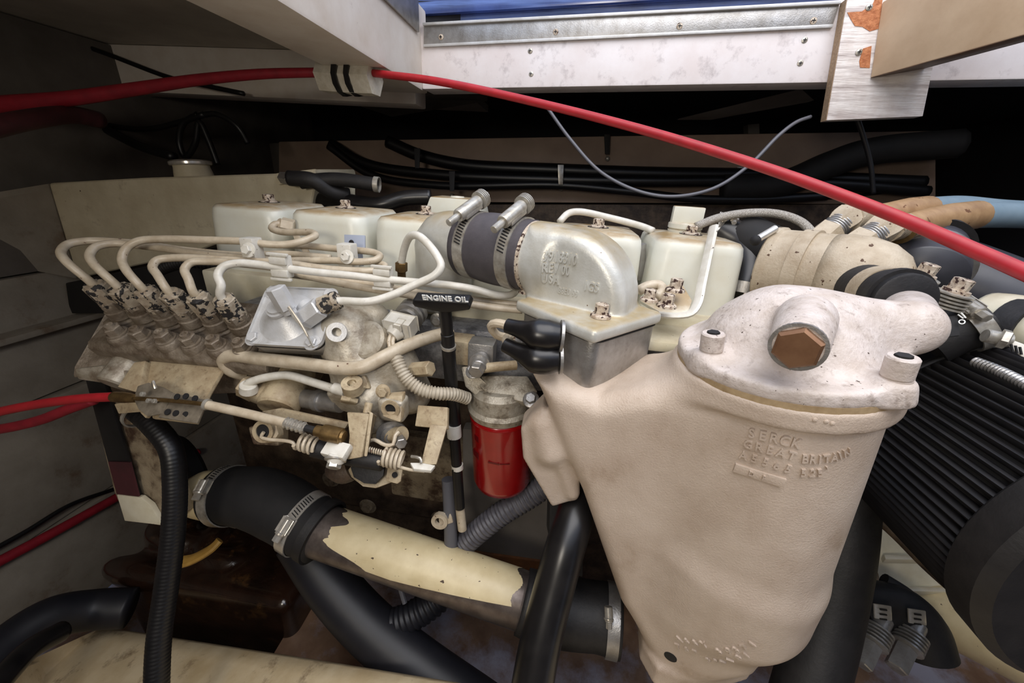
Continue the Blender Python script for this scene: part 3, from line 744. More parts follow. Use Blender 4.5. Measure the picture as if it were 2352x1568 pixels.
# left-hand plenum that tapers to the foot, its face turned a little to the left
th_ = math.radians(14); pux = V((math.cos(th_), -math.sin(th_), 0)); pnn = V((-math.sin(th_), -math.cos(th_), 0)); pp0 = V((.41, -.236, 0))
def onpl(px, py):
    r = ray(px, py); return CAM + r * ((pp0 - CAM).dot(pnn) / r.dot(pnn))
pl = [onpl(*q) for q in ((1205, 858), (1232, 905), (1290, 1050), (1330, 1140), (1420, 1395), (1488, 1500), (1520, 1560), (1730, 1560), (1785, 1470), (1850, 1000), (1780, 950), (1600, 905), (1480, 905), (1372, 922))]
FB.u(FB.poly(pp0 - pnn * .052, pux, Z_, [((q - pp0).dot(pux), q.z) for q in pl], .104, .018), .030)
# seat for the spacer block
fx = V((.731, -.683, 0)); fy = V((.683, .731, 0)).normalized()
sc0 = V((.475, -.160, .868))
FB.u(FB.box(sc0, (.112, .106, .020), (fx, fy, Z_), .004), .006)
# shallow valley between barrel and plenum
# side tab with a boss
tb = [W(1246, 930, -.225), W(1197, 978, -.225), W(1202, 1045, -.225), W(1268, 1156, -.225), W(1326, 1138, -.225), W(1340, 1010, -.225)]
FB.u(FB.poly(V((0, -.215, 0)), X_, Z_, [(q.x, q.z) for q in tb], .034, .004), .008)
q = W(1268, 1030, -.228); FB.u(FB.capsule(q, q + V((-.012, .0, .028)), .016, .011), .012)
q = W(1290, 1060, -.23); FB.u(FB.capsule(q, W(1315, 1130, -.23), .006, .006), .008)
# the barrel runs down into the foot
FB.u(FB.cyl(A3(-.004, .0, -.19), V((.628, -.232, .572)), .066, .052, .01), .03)
# foot flange
fo = [WZ(*q, .588) for q in ((1478, 1478), (1512, 1538), (1560, 1550), (1650, 1552), (1730, 1530), (1762, 1486))]
fo2 = [(q.x, q.y) for q in fo] + [(.70, -.19), (.58, -.17)]
FB.u(FB.poly(V((0, 0, .574)), X_, Y_, fo2, .028, .004), .008)
hous = PF('housing', 'cast', cooler, FB, 180)
bh = bvh_of(hous)
def hit(px, py, bvh=None, off=0.0):
    r = ray(px, py).normalized(); b = bvh or bh; q = b.ray_cast(CAM, r)
    return (q[0] + q[1] * off, q[1]) if q[0] is not None else (WD(px, py, .3), -r)
# gasket line
P('cap_gasket', 'gasket', cooler, lathe(A3(0, 0, -.0030), au, [(0, .0752), (.0056, .0752)], 64))
# domed cap
FC = Field((.515, -.345, .915), (.75, -.13, 1.01), .0019)
FC.u(FC.cyl(A3(0, 0, .0006), A3(0, 0, .0125), .0755, .0750, .003))
FC.u(FC.ell(A3(.004, .010, .008), (.058, .062, .044), (ar, Y_, au)), .012)
ear1 = A3(-.0595, -.0195, 0); ear2 = A3(.0355, -.0610, 0)
for e_ in (ear1, ear2):
    FC.u(FC.cyl(e_ + au * .0006, e_ + au * .0165, .0135, .0105, .003), .008)
# outlet to the right, turning to the back
o0 = A3(.0, .01, .030); o1 = WD(2092, 752, .285)
FC.u(FC.capsule(o0, o1, .024, .0185), .020)
o2 = WD(2086, 716, .318)
FC.u(FC.capsule(o1, o2, .0185, .0175), .006)
# front port
bd = (V((-.50, -.84, -.06))).normalized()
b1 = WD(1832, 797, .226); b0 = b1 - bd * .06
FC.u(FC.cyl(b0, b1, .0180, .0152, .002), .005)
capo = PF('domed_cap', 'cap', cooler, FC, 180)
k = P('port_ring', 'alu', capo, ring(b1 - bd * .002, bd, .0149, .0128, .0026, 32))
P('hex_plug', 'bronze', capo, lathe(b1 - bd * .003, bd, [(0, .0131), (.0062, .0131), (.0078, .0113)], 6, rot=.5))
for e_ in (ear1, ear2):
    p = e_ + au * .0165
    k = P('socket_bolt', 'cap', cooler, lathe(p - au * .001, au, [(0, .0082), (.0016, .0082), (.0018, .0076), (.0026, .0076), (.0028, .0082), (.0150, .0082), (.0160, .0074), (.0160, .0046)], 24, close=False), lathe(p + au * .008, au, [(0, .0001), (.0001, .0046)], 24, close=False))
    P('socket', 'blackm', k, lathe(p + au * .0161, au, [(-.0012, .0044), (0, .0044)], 6))
# raised foundry lettering on the barrel
dn = (W(1715, 1010, -.3) - W(1725, 985, -.3)).normalized()
def letters(s, x, y, x2, y2, size, depth=.0017, sp=1.1, parent=cooler, bvh=None, mt='cast', bold=.0003, cond=.82):
    a, _ = hit(x, y, bvh); b, _ = hit(x2, y2, bvh); b2 = V((b.x, (a.y * .4 + b.y * .6), b.z))
    ux = (b2 - a).normalized(); n = V((-.10, -1, .12)); n = (n - ux * n.dot(ux)).normalized(); uy = n.cross(ux)
    return lettering(parent, mt, s, a, ux, uy, size, depth, bvh or bh, spacing=sp, bold=bold, cond=cond)
wrap_text(cooler, 'cast', 'SERCK', [(1714, 1000), (1836, 1028)], .0100, .0016, bh)
wrap_text(cooler, 'cast', 'GREAT', [(1706, 1024), (1826, 1056)], .0092, .0016, bh)
wrap_text(cooler, 'cast', 'BRITAIN', [(1838, 1060), (1880, 1062), (1920, 1056), (1952, 1042)], .0092, .0016, bh, .75)
wrap_text(cooler, 'cast', 'A5565', [(1694, 1048), (1818, 1086)], .0088, .0016, bh)
wrap_text(cooler, 'cast', "525'", [(1834, 1092), (1880, 1092), (1910, 1082)], .0088, .0016, bh, .8)
a, _ = hit(1740, 1090, off=.0)
P('raised_bar', 'cast', cooler, prism([hit(1689, 1061)[0], hit(1806, 1097)[0], hit(1795, 1115)[0], hit(1682, 1079)[0]], V((-.0006, -.0024, 0)), .0005))
letters('D   F', 1716, 1086, 1790, 1110, .0056, .0032, mt='cast', bold=0)
wrap_text(cooler, 'cast', 'ASSY', [(1554, 1468), (1590, 1478), (1632, 1486)], .0100, .0016, bh)
wrap_text(cooler, 'cast', '39371', [(1648, 1500), (1690, 1498), (1744, 1478)], .0100, .0016, bh)
wrap_text(cooler, 'cast', 'TSP', [(1550, 1484), (1580, 1494), (1610, 1502)], .0094, .0016, bh)
wrap_text(cooler, 'cast', '390181', [(1622, 1516), (1670, 1520), (1728, 1504)], .0094, .0016, bh)
k, n = hit(1540, 1508)
P('foot_hole', 'blackm', cooler, lathe(k, n, [(-.002, .0062), (.0005, .0062), (.0006, .0042)], 20))
for q in ((1872, 964), (1898, 968), (1912, 972)):
    k, n = hit(*q); P('pin_mark', 'cast', cooler, lathe(k, n, [(-.001, .0016), (.0005, .0014), (.0009, .0006)], 10))

# ================================================================== SPACER BLOCK AND INTAKE ELBOW
zt_ = .936
fc = V((.4675, -.172, zt_))           # flange centre (top)
fc = (WZ(1195, 690, zt_) + WZ(1510, 715, zt_)) / 2
FW = .104
sp = T('heater_spacer', 'bare aluminium spacer block between the intake elbow and the aftercooler', 'spacer', (fc.x, fc.y, .878))
sc_ = V((fc.x + .002, fc.y + .004, .9))
P('body', 'alu', sp, prism(rrect((sc_.x, sc_.y, .876), fx, fy, FW - .005, FW - .005, .012, 5), V((0, 0, .047)), .0008))
P('gasket', 'blackm', sp, prism(rrect((sc_.x, sc_.y, .8745), fx, fy, FW - .002, FW - .002, .012, 5), V((0, 0, .002))))
P('gasket', 'blackm', sp, prism(rrect((sc_.x, sc_.y, .9226), fx, fy, FW - .003, FW - .003, .012, 5), V((0, 0, .0012))))
el = T('intake_elbow', 'cast aluminium intake elbow with raised part number on a square flange', 'intake elbow', (fc.x, fc.y, .924))
FE = Field((.375, -.30, .918), (.60, -.07, 1.06), .0017)
FE.u(FE.box((fc.x, fc.y, .9305), (FW, FW, .0125), (fx, fy, Z_), .0045))
# D-shaped body, turned towards the hose
ex2 = V((.91, -.415, 0)).normalized(); ey2 = V((.415, .91, 0)).normalized()
hd = V((.91, -.415, -.02)).normalized()
hr = W(1226, 590, -.138)               # right end of the hose
eo = hr + ex2 * .056 + ey2 * .002; eo.z = .93
top_ = hr.z + .034 - .93
prof = [(-.052, -.01), (-.052, top_), (-.012, top_)]
for k in range(1, 12):
    a = math.radians(90 - 90 * k / 11); prof.append((-.012 + .066 * math.cos(a), .012 + (top_ - .012) * math.sin(a)))
prof += [(.055, -.01)]
FE.u(FE.poly(eo, ex2, Z_, prof, .058, .013), .005)
FE.u(FE.cyl(hr - hd * .006, hr + hd * .03, .0340, .0340, .004), .012)
elb = PF('casting', 'elbow', el, FE, 180)
be = bvh_of(elb)
def eletters(s, x, y, size, depth=.0016, sp_=1.1, bold=.0003, cond=.6):
    a = be.ray_cast(CAM, ray(x, y).normalized())[0]
    if a is None: return
    nn = -ey2; uy = nn.cross(ex2)
    return lettering(el, 'elbow', s, a, ex2, uy, size, depth, be, spacing=sp_, bold=bold, cond=cond)
eletters('3918310', 1246, 598, .0140, sp_=1.12)
eletters('REV 00', 1245, 624, .0130, sp_=1.15)
eletters('USA', 1245, 648, .0125, sp_=1.3)
eletters('1GS', 1340, 664, .0120, sp_=1.0, cond=.72)
eletters('88E0 99', 1282, 672, .0085, .0007, sp_=1.1, cond=.68)
for q in ((1211, 672), (1379, 727), (1490, 690)):
    bolt(el, WZ(*q, zt_ + .001), Z_, .0062, .0125, 'rustbolt')
# rubber hose between crossover and elbow
hl = hr - hd * .086
one('intake_hose', 'short fat faded black rubber hose between the grey crossover and the cast elbow', 'hose', 'rubberx',
    lathe(hl, hd, [(-.004, .034), (-.002, .0375), (.004, .0378), (.016, .0370), (.028, .0385), (.044, .0390), (.062, .0382), (.078, .0372), (.084, .0375), (.086, .034)], 48), smooth=60)
P('hose_edge', 'rustbolt', bpy.data.objects['intake_hose'], ring(hr - hd * .0015, hd, .0368, .032, .003, 48))
band_clamp('hose_clamp', 'bright spring-loaded hose clamp on the intake hose beside the grey crossover', hl + hd * .012, hd, .0372, .0135, V((0, -.42, .9)), 'spring-loaded clamps on the intake hose', 'steel', .058, 'tbolt')
band_clamp('hose_clamp', 'bright spring-loaded hose clamp on the intake hose beside the lettered elbow', hl + hd * .068, hd, .0380, .0135, V((0, -.42, .9)), 'spring-loaded clamps on the intake hose', 'steel', .058, 'tbolt')
# crossover pipe bending down behind the hose
pa = hl + hd * .01
one('crossover_pipe', 'smooth grey crossover pipe elbow bending down left of the rubber intake hose', 'pipe', 'elbow',
    sweep([pa, pa - hd * .02, pa - hd * .05 + V((0, .004, -.006)), W(1022, 585, -.085), W(1020, 640, -.075), W(1025, 700, -.075)], .0355, 40, .004), smooth=180)
# rubber boots over the heater posts
def boot(label, p0, p1, p2, wire):
    t = T('terminal_boot', label, 'rubber boot', p0, 'black rubber terminal boots on the spacer')
    P('boot', 'rubberg', t, sweep([p0, p1, p2], [.0120, .0140, .0140, .0095, .0075, .0068], 20, .003))
    P('washer', 'alu', t, lathe(p0 + (p0 - p1).normalized() * .001, p0 - p1, [(0, .0145), (.0025, .0145)], 24))
    P('wire', 'line', t, sweep(wire, .0042, 10))
    return t
boot('upper black rubber boot on the left side of the aluminium spacer', WD(1283, 772, .332), WD(1240, 768, .332), WD(1165, 748, .345),
     [WD(1175, 750, .345), WD(1140, 742, .352), WD(1128, 748, .358), WD(1140, 768, .365), WD(1180, 778, .372)])
boot('lower black rubber boot on the left side of the aluminium spacer', WD(1281, 822, .338), WD(1232, 822, .338), WD(1160, 792, .350),
     [WD(1172, 797, .350), WD(1162, 780, .358), WD(1180, 765, .372)])
# ================================================================== INJECTION PUMP
pu = V((0, -.432, .902)); pv = V((0, -.902, -.432))       # along a delivery valve / across the head, towards the viewer
PITCH = .0316
b3 = V((-.0105, -.1765, .8665))                            # foot of the third delivery valve
def base(i): return b3 + X_ * (PITCH * (i - 2))
pump = T('injection_pump', 'grimy cast injection pump body with a row of six delivery valves', 'fuel pump', (.03, -.16, .70))
def sect(O, pts, x0, x1, bev=.003):
    return prism([V((x0, 0, 0)) + V((0, O.y, O.z)) + pv * a + pu * b for a, b in pts], V((x1 - x0, 0, 0)), bev)
O = b3
P('pump_head', 'pump', pump, sect(O, [(-.045, 0), (.012, 0), (.014, -.004), (.038, -.006), (.043, -.012), (.043, -.026), (.036, -.030), (.034, -.05), (-.045, -.05)], -.098, .128))
P('pump_body', 'pump', pump, sect(O, [(-.03, -.03), (.030, -.03), (.028, -.075), (.010, -.115), (-.05, -.115), (-.06, -.05)], -.085, .12, .005))
P('end_flange', 'pump', pump, prism([WD(242, 716, .472), WD(168, 842, .455), WD(166, 868, .455), WD(250, 866, .452), WD(300, 800, .468), WD(310, 740, .49)], V((.014, .07, -.01)), .003))
P('end_boss', 'pump2', pump, prism([WD(168, 846, .452), WD(262, 836, .446), WD(302, 862, .444), WD(296, 890, .447), WD(176, 872, .455)], V((.0, .06, -.02)), .004))
P('end_barrel', 'pump2', pump, cyl(WD(275, 835, .45) + Y_ * .05 + V((0, 0, .02)), WD(262, 885, .45), .018, .018, 24))
for i in range(6):
    p = base(i)
    h_ = P('delivery_valve', 'pump', pump, lathe(p - pu * .004, pu, [(0, .0152), (.006, .0150), (.0075, .0125), (.010, .0125), (.0105, .0140), (.020, .0135), (.021, .0118), (.026, .0118)], 24), hexa(p + pu * .020, p + pu * .030, .0125, rot=.3 * i))
    P('union_nut', 'nutgrime', h_, hexa(p + pu * .027, p + pu * .050, .0118, rot=.2 + .35 * i), lathe(p + pu * .0495, pu, [(0, .0098), (.0026, .0085), (.0028, .0055)], 16), lathe(p + pu * .024, pu, [(0, .0112), (.004, .0112)], 20))
    q = p + pv * .027 + X_ * .0135
    s_ = P('boss', 'pump', pump, lathe(q - pu * .014, pu, [(0, .0135), (.0145, .0122), (.0165, .0108)], 20))
    P('nut', 'pump', s_, lathe(q + pu * .002, pu, [(0, .0105), (.0022, .0102)], 20), hexa(q + pu * .004, q + pu * .0130, .0084, rot=.4 * i), lathe(q + pu * .0125, pu, [(0, .0048), (.004, .0044), (.0041, .0024), (.003, .002)], 14))
P('cam_cover_plate', 'bracket', pump, slab([(343, 828, .446), (515, 843, .432), (478, 905, .412), (450, 972, .400), (350, 960, .402), (330, 868, .436)], .004))
P('stop_bar', 'bracket', pump, slab([(308, 832, .438), (334, 828, .438), (318, 902, .418), (270, 888, .424)], .008))
P('foot_plate', 'bracket', pump, slab([(262, 928, .432), (310, 920, .43), (322, 946, .43), (272, 950, .434)], .006))
P('edge_casting', 'pump', pump, slab([(500, 843, .445), (560, 852, .445), (600, 900, .46), (480, 905, .46)], .02))

# governor boost capsule: square plate with cone, hex plug, union and sealing wire
pc = [WD(566, 784, .402), WD(612, 664, .436), WD(783, 660, .428), WD(732, 806, .395)]
cc = sum(pc, V()) / 4
gx = ((pc[3] - pc[0]) + (pc[2] - pc[1])).normalized(); gn = gx.cross(((pc[1] - pc[0]) + (pc[2] - pc[3]))).normalized()
gy = gn.cross(gx)
if gn.dot(FWD) > 0: gn = -gn
skew = ((pc[1] + pc[2]) - (pc[0] + pc[3])) / 2
gh = skew.length; gyk = skew.normalized(); gw = ((pc[3] - pc[0]).length + (pc[2] - pc[1]).length) / 2
cap = T('boost_capsule', 'bright square aluminium capsule with a cone and hex plug on the injection pump', 'pump capsule', cc - gn * .02)
def rr(sc=1.0, rad=.010): return rrect(cc, gx, gyk, gw * sc, gh * sc, rad, 6)
P('top_plate', 'alulight', cap, prism([p - gn * .003 for p in rr()], gn * .003, .0006))
P('rim', 'alulight', cap, *[prism([q0, q1, q1 * .965 + cc * .035, q0 * .965 + cc * .035], gn * .0022) for q0, q1 in zip(rr(), rr()[1:] + rr()[:1])])
P('seal', 'blackm', cap, prism([p - gn * .0065 for p in rr(.985)], gn * .0036))
P('shell', 'alu', cap, prism([p - gn * .020 for p in rr(.98)], gn * .0138, .001))
co = cc - gx * .006 - gyk * .002
P('cone', 'alulight', cap, lathe(co, gn, [(0, .0300), (.001, .0285), (.005, .0235), (.011, .0150), (.016, .0098), (.018, .0085)], 36), smooth=60) if True else None
k = P('plug_collar', 'alulight', cap, lathe(co + gn * .0165, gn, [(0, .0115), (.003, .0112), (.0032, .0088), (.006, .0086)], 24))
pd = (gn * .62 + (WD(632, 655, .38) - WD(655, 705, .38)).normalized() * .8).normalized()
pb = WD(660, 708, .395)
P('hex_plug', 'alulight', cap, lathe(pb - pd * .006, pd, [(0, .0068), (.006, .0072)], 16), hexa(pb, WD(632, 660, .383), .0094, rot=.25))
ua = WD(708, 726, .402); ub = WD(738, 704, .398); uc = WD(772, 690, .398)
P('union_hex', 'alulight', cap, hexa(ua - (ub - ua) * .3, ub, .0118, rot=.2))
P('union_nut', 'nutgrime', cap, hexa(ub, uc, .0098, rot=.5), lathe(uc - (uc - ub) * .1, uc - ub, [(0, .0102), (.004, .0095), (.0042, .006)], 20))
P('cross_tube', 'alulight', cap, sweep([cc + gx * .012 + gyk * .01 + gn * .004, cc + gx * .026 + gyk * .002 + gn * .002], .0105, 16))
for s0, s1 in ((-.41, -.40), (.37, -.42), (.40, .40), (-.40, .41)):
    bolt(cap, cc + gx * gw * s0 + gyk * gh * s1, gn, .0058, .005, 'alulight', True)
P('sealing_wire', 'steel', cap, sweep([WD(662, 705, .384), WD(676, 730, .386), WD(690, 745, .388), WD(706, 770, .390), WD(720, 797, .388)], .0013, 6), sweep([WD(664, 703, .384), WD(680, 726, .386), WD(696, 750, .388), WD(709, 775, .390)], .0011, 6), kind='stuff')

# governor housing casting
FG = Field((.115, -.265, .70), (.33, -.09, .92), .0021)
def g(px, py, d): return WD(px, py, d)
FG.u(FG.capsule(g(800, 770, .435), g(850, 880, .445), .034, .036))
FG.u(FG.capsule(g(850, 740, .455), g(835, 800, .45), .022, .026), .012)
FG.u(FG.capsule(g(860, 730, .452), g(845, 765, .455), .017, .018), .006)
FG.u(FG.cyl(g(875, 880, .425), g(850, 850, .47), .030, .034, .004), .012)
FG.u(FG.capsule(g(905, 830, .44), g(940, 900, .45), .026, .026), .012)
FG.u(FG.box(g(820, 905, .43), (.05, .03, .035), (X_, pv, pu), .004), .008)
FG.u(FG.box(g(785, 760, .432), (.030, .055, .030), (X_, pv, pu), .004), .004)
FG.u(FG.capsule(g(860, 920, .425), g(870, 960, .43), .018, .018), .010)
FG.u(FG.box(g(905, 935, .408), (.028, .020, .026), None, .004), .006)
gov = PF('governor_housing', 'pump2', pump, FG, 180)
lug = g(898, 938, .395)
P('lug_face', 'bracket', pump, prism([g(878, 955, .394), g(884, 912, .400), g(924, 908, .398), g(920, 970, .390), g(900, 964, .391)], V((0, .010, 0)), .0015))
P('lug_ring', 'bracket', pump, ring(g(898, 938, .393), V((0, -1, .1)), .0098, .0058, .002, 24))
P('lug_hole', 'blackm', pump, lathe(g(898, 938, .3935), V((0, -1, .1)), [(0, .0058), (.0004, .0056)], 20))
bg_ = bvh_of(gov)
def hg(px, py, off=0.0):
    q = bg_.ray_cast(CAM, ray(px, py).normalized())
    return (q[0] - ray(px, py).normalized() * off, q[1]) if q[0] is not None else (WD(px, py, .41), -FWD)
P('round_cover', 'pump2', pump, lathe(hg(846, 785)[0] + FWD * .008, V((-.1, -.75, .6)), [(0, .022), (.010, .021), (.0125, .018), (.013, .006)], 28))
P('seat_ring', 'alulight', pump, ring(hg(775, 762, .002)[0], V((.35, -.85, .3)), .0100, .0048, .005, 24), label='round bright boss on the governor side')
P('cover_plate', 'bracket', pump, prism([hg(796, 870, .004)[0], hg(838, 862, .004)[0], hg(850, 892, .004)[0], hg(800, 895, .004)[0]], FWD * .010, .0015))
for px, py, d in ((958, 845, .42), (880, 900, .405), (830, 895, .40)):
    pass
P('side_union', 'bracket', pump, hexa(g(940, 850, .432), g(990, 846, .415), .0085, rot=.4), cyl(g(925, 850, .436), g(945, 850, .43), .007))
bolt(pump, g(880, 898, .402), V((.2, -.9, .2)), .005, .007, 'bracket')

# fuel feed pump barrel with its small pipe
t = T('feed_pump', 'dirty cream feed pump barrel below the injection pump', 'fuel pump', WD(640, 935, .44))
P('barrel', 'bracket', t, lathe(WD(682, 845, .470), (WD(643, 925, .440) - WD(682, 845, .470)), [(0, .02), (.002, .0225), (.054, .0225), (.0565, .0205), (.0568, .01)], 30))
P('neck', 'bracket', t, sweep([WD(580, 898, .44), WD(625, 905, .445)], [.0115, .014, .018], 20))
P('end_cap', 'bracket', t, hexa(WD(590, 898, .44), WD(557, 882, .438), .0135, rot=.2))
P('banjo_pipe', 'linew', t, sweep([WD(575, 893, .426), WD(566, 884, .424), WD(590, 872, .424), WD(640, 862, .424), WD(665, 862, .422), WD(720, 878, .418), WD(775, 895, .41), WD(795, 900, .408)], .0046, 12))
P('pipe_collar', 'linew', t, cyl(WD(572, 898, .428), WD(570, 882, .422), .0095, .0085))
P('sleeve', 'linew', t, sweep([WD(768, 891, .4105), WD(795, 898, .408)], .0062, 12))
P('banjo_head', 'bracket', t, ring(WD(812, 896, .402), V((.1, -.3, .9)), .0105, .0045, .012, 20), hexa(WD(803, 914, .402), WD(800, 925, .400), .0095), hexa(WD(818, 888, .404), WD(825, 878, .404), .0092))

# pale grey supply pipe that crosses under the capsule
one('supply_pipe', 'thick beige supply pipe looping below the square capsule to the manifold', 'pipe', 'line',
    sweep([WD(560, 860, .45), WD(528, 848, .437), WD(514, 828, .432), WD(530, 817, .427), WD(600, 824, .42), WD(700, 835, .41), WD(790, 846, .400), WD(835, 842, .399), WD(880, 820, .405), WD(930, 795, .418), WD(985, 775, .435), WD(1035, 762, .455)], .0072, 14))

# ================================================================== FUEL LINES (one object each)
LG = 'steel fuel lines from the injection pump'
def fline(label, pts, m_='line', r=.0042, group=LG, name='fuel_line'):
    return one(name, label, 'fuel line', m_, sweep(pts, r, 12, .003), group=group, smooth=180)
def tip(i): return base(i) + pu * .050
def up_(i, *rest): return [base(i) + pu * .045, tip(i) + pu * .006] + list(rest)
D1 = .425
fline('leftmost arched fuel line, from the first delivery valve', up_(0, WD(152, 600, .41), WD(140, 578, .415), WD(158, 560, .425), WD(200, 553, .435), WD(300, 557, .45), WD(430, 575, .455), WD(560, 586, .46), WD(650, 583, .47), WD(760, 592, .475)))
fline('second arched fuel line from the left, from the second delivery valve', up_(1, WD(214, 605, .41), WD(206, 585, .413), WD(222, 566, .42), WD(260, 559, .43), WD(340, 566, .44), WD(450, 581, .445), WD(565, 592, .45), WD(650, 598, .455), WD(767, 598, .455), WD(824, 601, .455), WD(862, 597, .46), WD(873, 588, .466), WD(860, 580, .472), WD(824, 575, .476), WD(784, 572, .478), WD(709, 565, .484), WD(650, 563, .49)))
fline('third and tallest arched fuel line, hooking back to the first cover', up_(2, WD(290, 620, .41), WD(280, 595, .412), WD(292, 568, .416), WD(320, 553, .42), WD(370, 549, .425), WD(470, 551, .43), WD(560, 554, .435), WD(620, 561, .44), WD(660, 561, .445), WD(700, 552, .452), WD(724, 541, .46), WD(716, 534, .468), WD(690, 533, .475), WD(645, 532, .482), WD(624, 524, .488), WD(632, 515, .494), WD(650, 514, .50)))
fline('fourth arched fuel line from the left, small bend behind the fifth', up_(3, WD(362, 632, .41), WD(350, 612, .412), WD(362, 597, .417), WD(400, 592, .422), WD(480, 594, .427), WD(560, 599, .432), WD(650, 604, .436), WD(760, 618, .445), WD(850, 622, .452), WD(880, 619, .458), WD(884, 610, .464), WD(866, 604, .47)))
fline('fifth arched fuel line from the left, with chipped paint', up_(4, WD(433, 642, .405), WD(424, 618, .408), WD(440, 602, .413), WD(478, 600, .418), WD(560, 606, .424), WD(650, 618, .43), WD(700, 632, .435), WD(780, 650, .44), WD(880, 668, .44), WD(1000, 686, .435), WD(1120, 704, .428), WD(1200, 712, .425)))
fline('rightmost arched fuel line, running to the intake elbow as the front white line', up_(5, WD(508, 655, .40), WD(500, 632, .402), WD(514, 612, .406), WD(548, 604, .41), WD(600, 608, .414), WD(650, 615, .417), WD(720, 624, .42), WD(800, 632, .423), WD(882, 641, .425), WD(960, 648, .425), WD(1035, 655, .424), WD(1090, 664, .424), WD(1140, 677, .426), WD(1175, 676, .432), WD(1190, 662, .44)), 'linew')
fline('lower brown fuel line running under the front white line', [WD(640, 625, .44), WD(740, 640, .445), WD(860, 654, .448), WD(960, 672, .446), WD(1100, 690, .44), WD(1195, 700, .436)], 'line')
fline('white looped boost line from the capsule union to the small nut on the head', [WD(764, 692, .398), WD(785, 691, .397), WD(850, 692, .395), WD(900, 678, .397), WD(950, 655, .40), WD(1000, 631, .397), WD(1013, 612, .396), WD(1004, 588, .40), WD(980, 557, .408), WD(960, 541, .416), WD(942, 543, .428), WD(929, 570, .445), WD(922, 605, .460)], 'linew', .0043, None, 'boost_line')
t = T('head_union', 'small brass union nut under the looped boost line', 'union', WD(922, 625, .475))
P('nut', 'brassdull', t, hexa(WD(922, 622, .465), WD(922, 602, .460), .0072))
P('stem', 'brassdull', t, cyl(WD(923, 640, .475), WD(922, 620, .465), .005))
# brackets that hold the lines
def clip(name, label, q, w, hgt, dep, ax=None, bolt_at=None, ribs=0):
    c = WD(*q); t = T(name, label, 'line clip', c, 'clips that hold the fuel lines')
    P('saddle', 'linew', t, box(c, (w, dep, hgt), ax, .0015))
    for i in range(ribs):
        z = (i - (ribs - 1) / 2) * hgt / max(ribs - .2, 1)
        P('rib', 'linew', t, box(c + V((0, -dep * .5, z)), (w * 1.02, .004, hgt / ribs * .62), ax, .0012))
    if ribs:
        for s_ in (-1, 1): P('ear', 'linew', t, box(c + V((0, -dep * .45, s_ * hgt * .56)), (w * 1.25, .004, .003), ax, .0008))
    if bolt_at:
        bolt(t, WD(*bolt_at), V((0, -.95, .3)), .0055, .006, 'linew')
    return t
clip('line_clip', 'square clip with a bolt on the tallest fuel line before the first cover', (580, 573, .438), .016, .027, .016, None, (571, 574, .424))
clip('line_clip', 'square clip with a bolt and tab in front of the second cover', (799, 588, .462), .018, .030, .016, None, (797, 590, .450))
clip('line_clip', 'ribbed double clip on the front lines above the hex plug', (648, 611, .418), .019, .024, .010, None, None, 2)
clip('line_clip', 'ribbed double clip on the front lines below the third cover', (882, 636, .428), .019, .022, .010, None, None, 2)
t = T('clip_tab', 'flat grey tab with a hole standing behind the second cover clip', 'bracket', WD(805, 575, .482))
P('tab', 'label', t, slab([(790, 538, .478), (838, 540, .478), (838, 575, .478), (791, 572, .478)], .003))
P('hole', 'blackm', t, lathe(WD(807, 557, .477), V((0, -1, .2)), [(0, .0035), (.0004, .003)], 12))
t = T('injector_union', 'cream injector union beside the first cover where the tallest line ends', 'union', WD(660, 530, .50))
P('nut', 'line', t, hexa(WD(648, 516, .50), WD(676, 522, .505), .010, rot=.2), cyl(WD(640, 512, .495), WD(650, 516, .50), .0068))
P('stay', 'line', t, slab([(668, 530, .50), (682, 532, .50), (712, 580, .48), (704, 588, .48), (680, 560, .49)], .003))
P('foot', 'line', t, slab([(690, 590, .475), (716, 588, .478), (718, 608, .47), (690, 606, .47)], .003))

# ================================================================== LINKAGE, CABLES, BRACKETS BELOW THE PUMP
t = T('cable_clamp_plate', 'perforated steel clamp plate holding the red throttle cable', 'clamp plate', WD(420, 970, .40))
P('plate', 'plate', t, slab([(398, 902, .404), (478, 918, .398), (452, 972, .388), (362, 958, .392)], .0025))
P('cheek', 'plate', t, slab([(306, 915, .404), (316, 886, .408), (340, 878, .408), (372, 888, .406), (398, 902, .402), (372, 950, .393), (338, 956, .393), (318, 940, .398)], .002))
P('bent_leg', 'bracket', t, slab([(318, 926, .404), (334, 922, .404), (342, 952, .398), (334, 960, .398), (322, 948, .40)], .004))
for q in ((408, 911), (428, 910), (449, 915), (386, 946), (405, 949), (427, 952)):
    P('hole', 'blackm', t, lathe(WD(*q, .3935) , V((-.05, -.75, .65)), [(0, .0032), (.0012, .0032)], 12))
for q in ((331, 905), (345, 920), (358, 921)):
    bolt(t, WD(*q, .396), V((-.1, -.8, .5)), .0026, .003, 'steel', False)
P('clip_hook', 'steel', t, sweep([WD(352, 886, .40), WD(352, 876, .392), WD(357, 892, .392)], .0014, 8))
cab = T('throttle_cable', 'red throttle cable entering the clamp plate from the left', 'cable', WD(100, 930, .43))
P('sheath', 'red', cab, sweep(ext([WD(-60, 962, .44), WD(0, 945, .435), WD(100, 926, .425), WD(200, 914, .415), WD(264, 911, .41)], 0.25, 0), .0050, 14))
P('ferrule', 'brassdull', cab, sweep([WD(262, 911, .41), WD(312, 915, .405)], [.0056, .0058, .0042], 14))
P('inner_rod', 'brassdull', cab, sweep([WD(312, 915, .403), WD(380, 919, .396), WD(462, 927, .388), WD(475, 929, .388)], .0022, 10))
P('rod_ring', 'steel', cab, ring(WD(472, 928, .388), WD(490, 932, .388) - WD(472, 928, .388), .0058, .0025, .003))
P('rod', 'line', cab, sweep([WD(474, 929, .388), WD(560, 948, .386), WD(660, 972, .384)], .0046, 14))
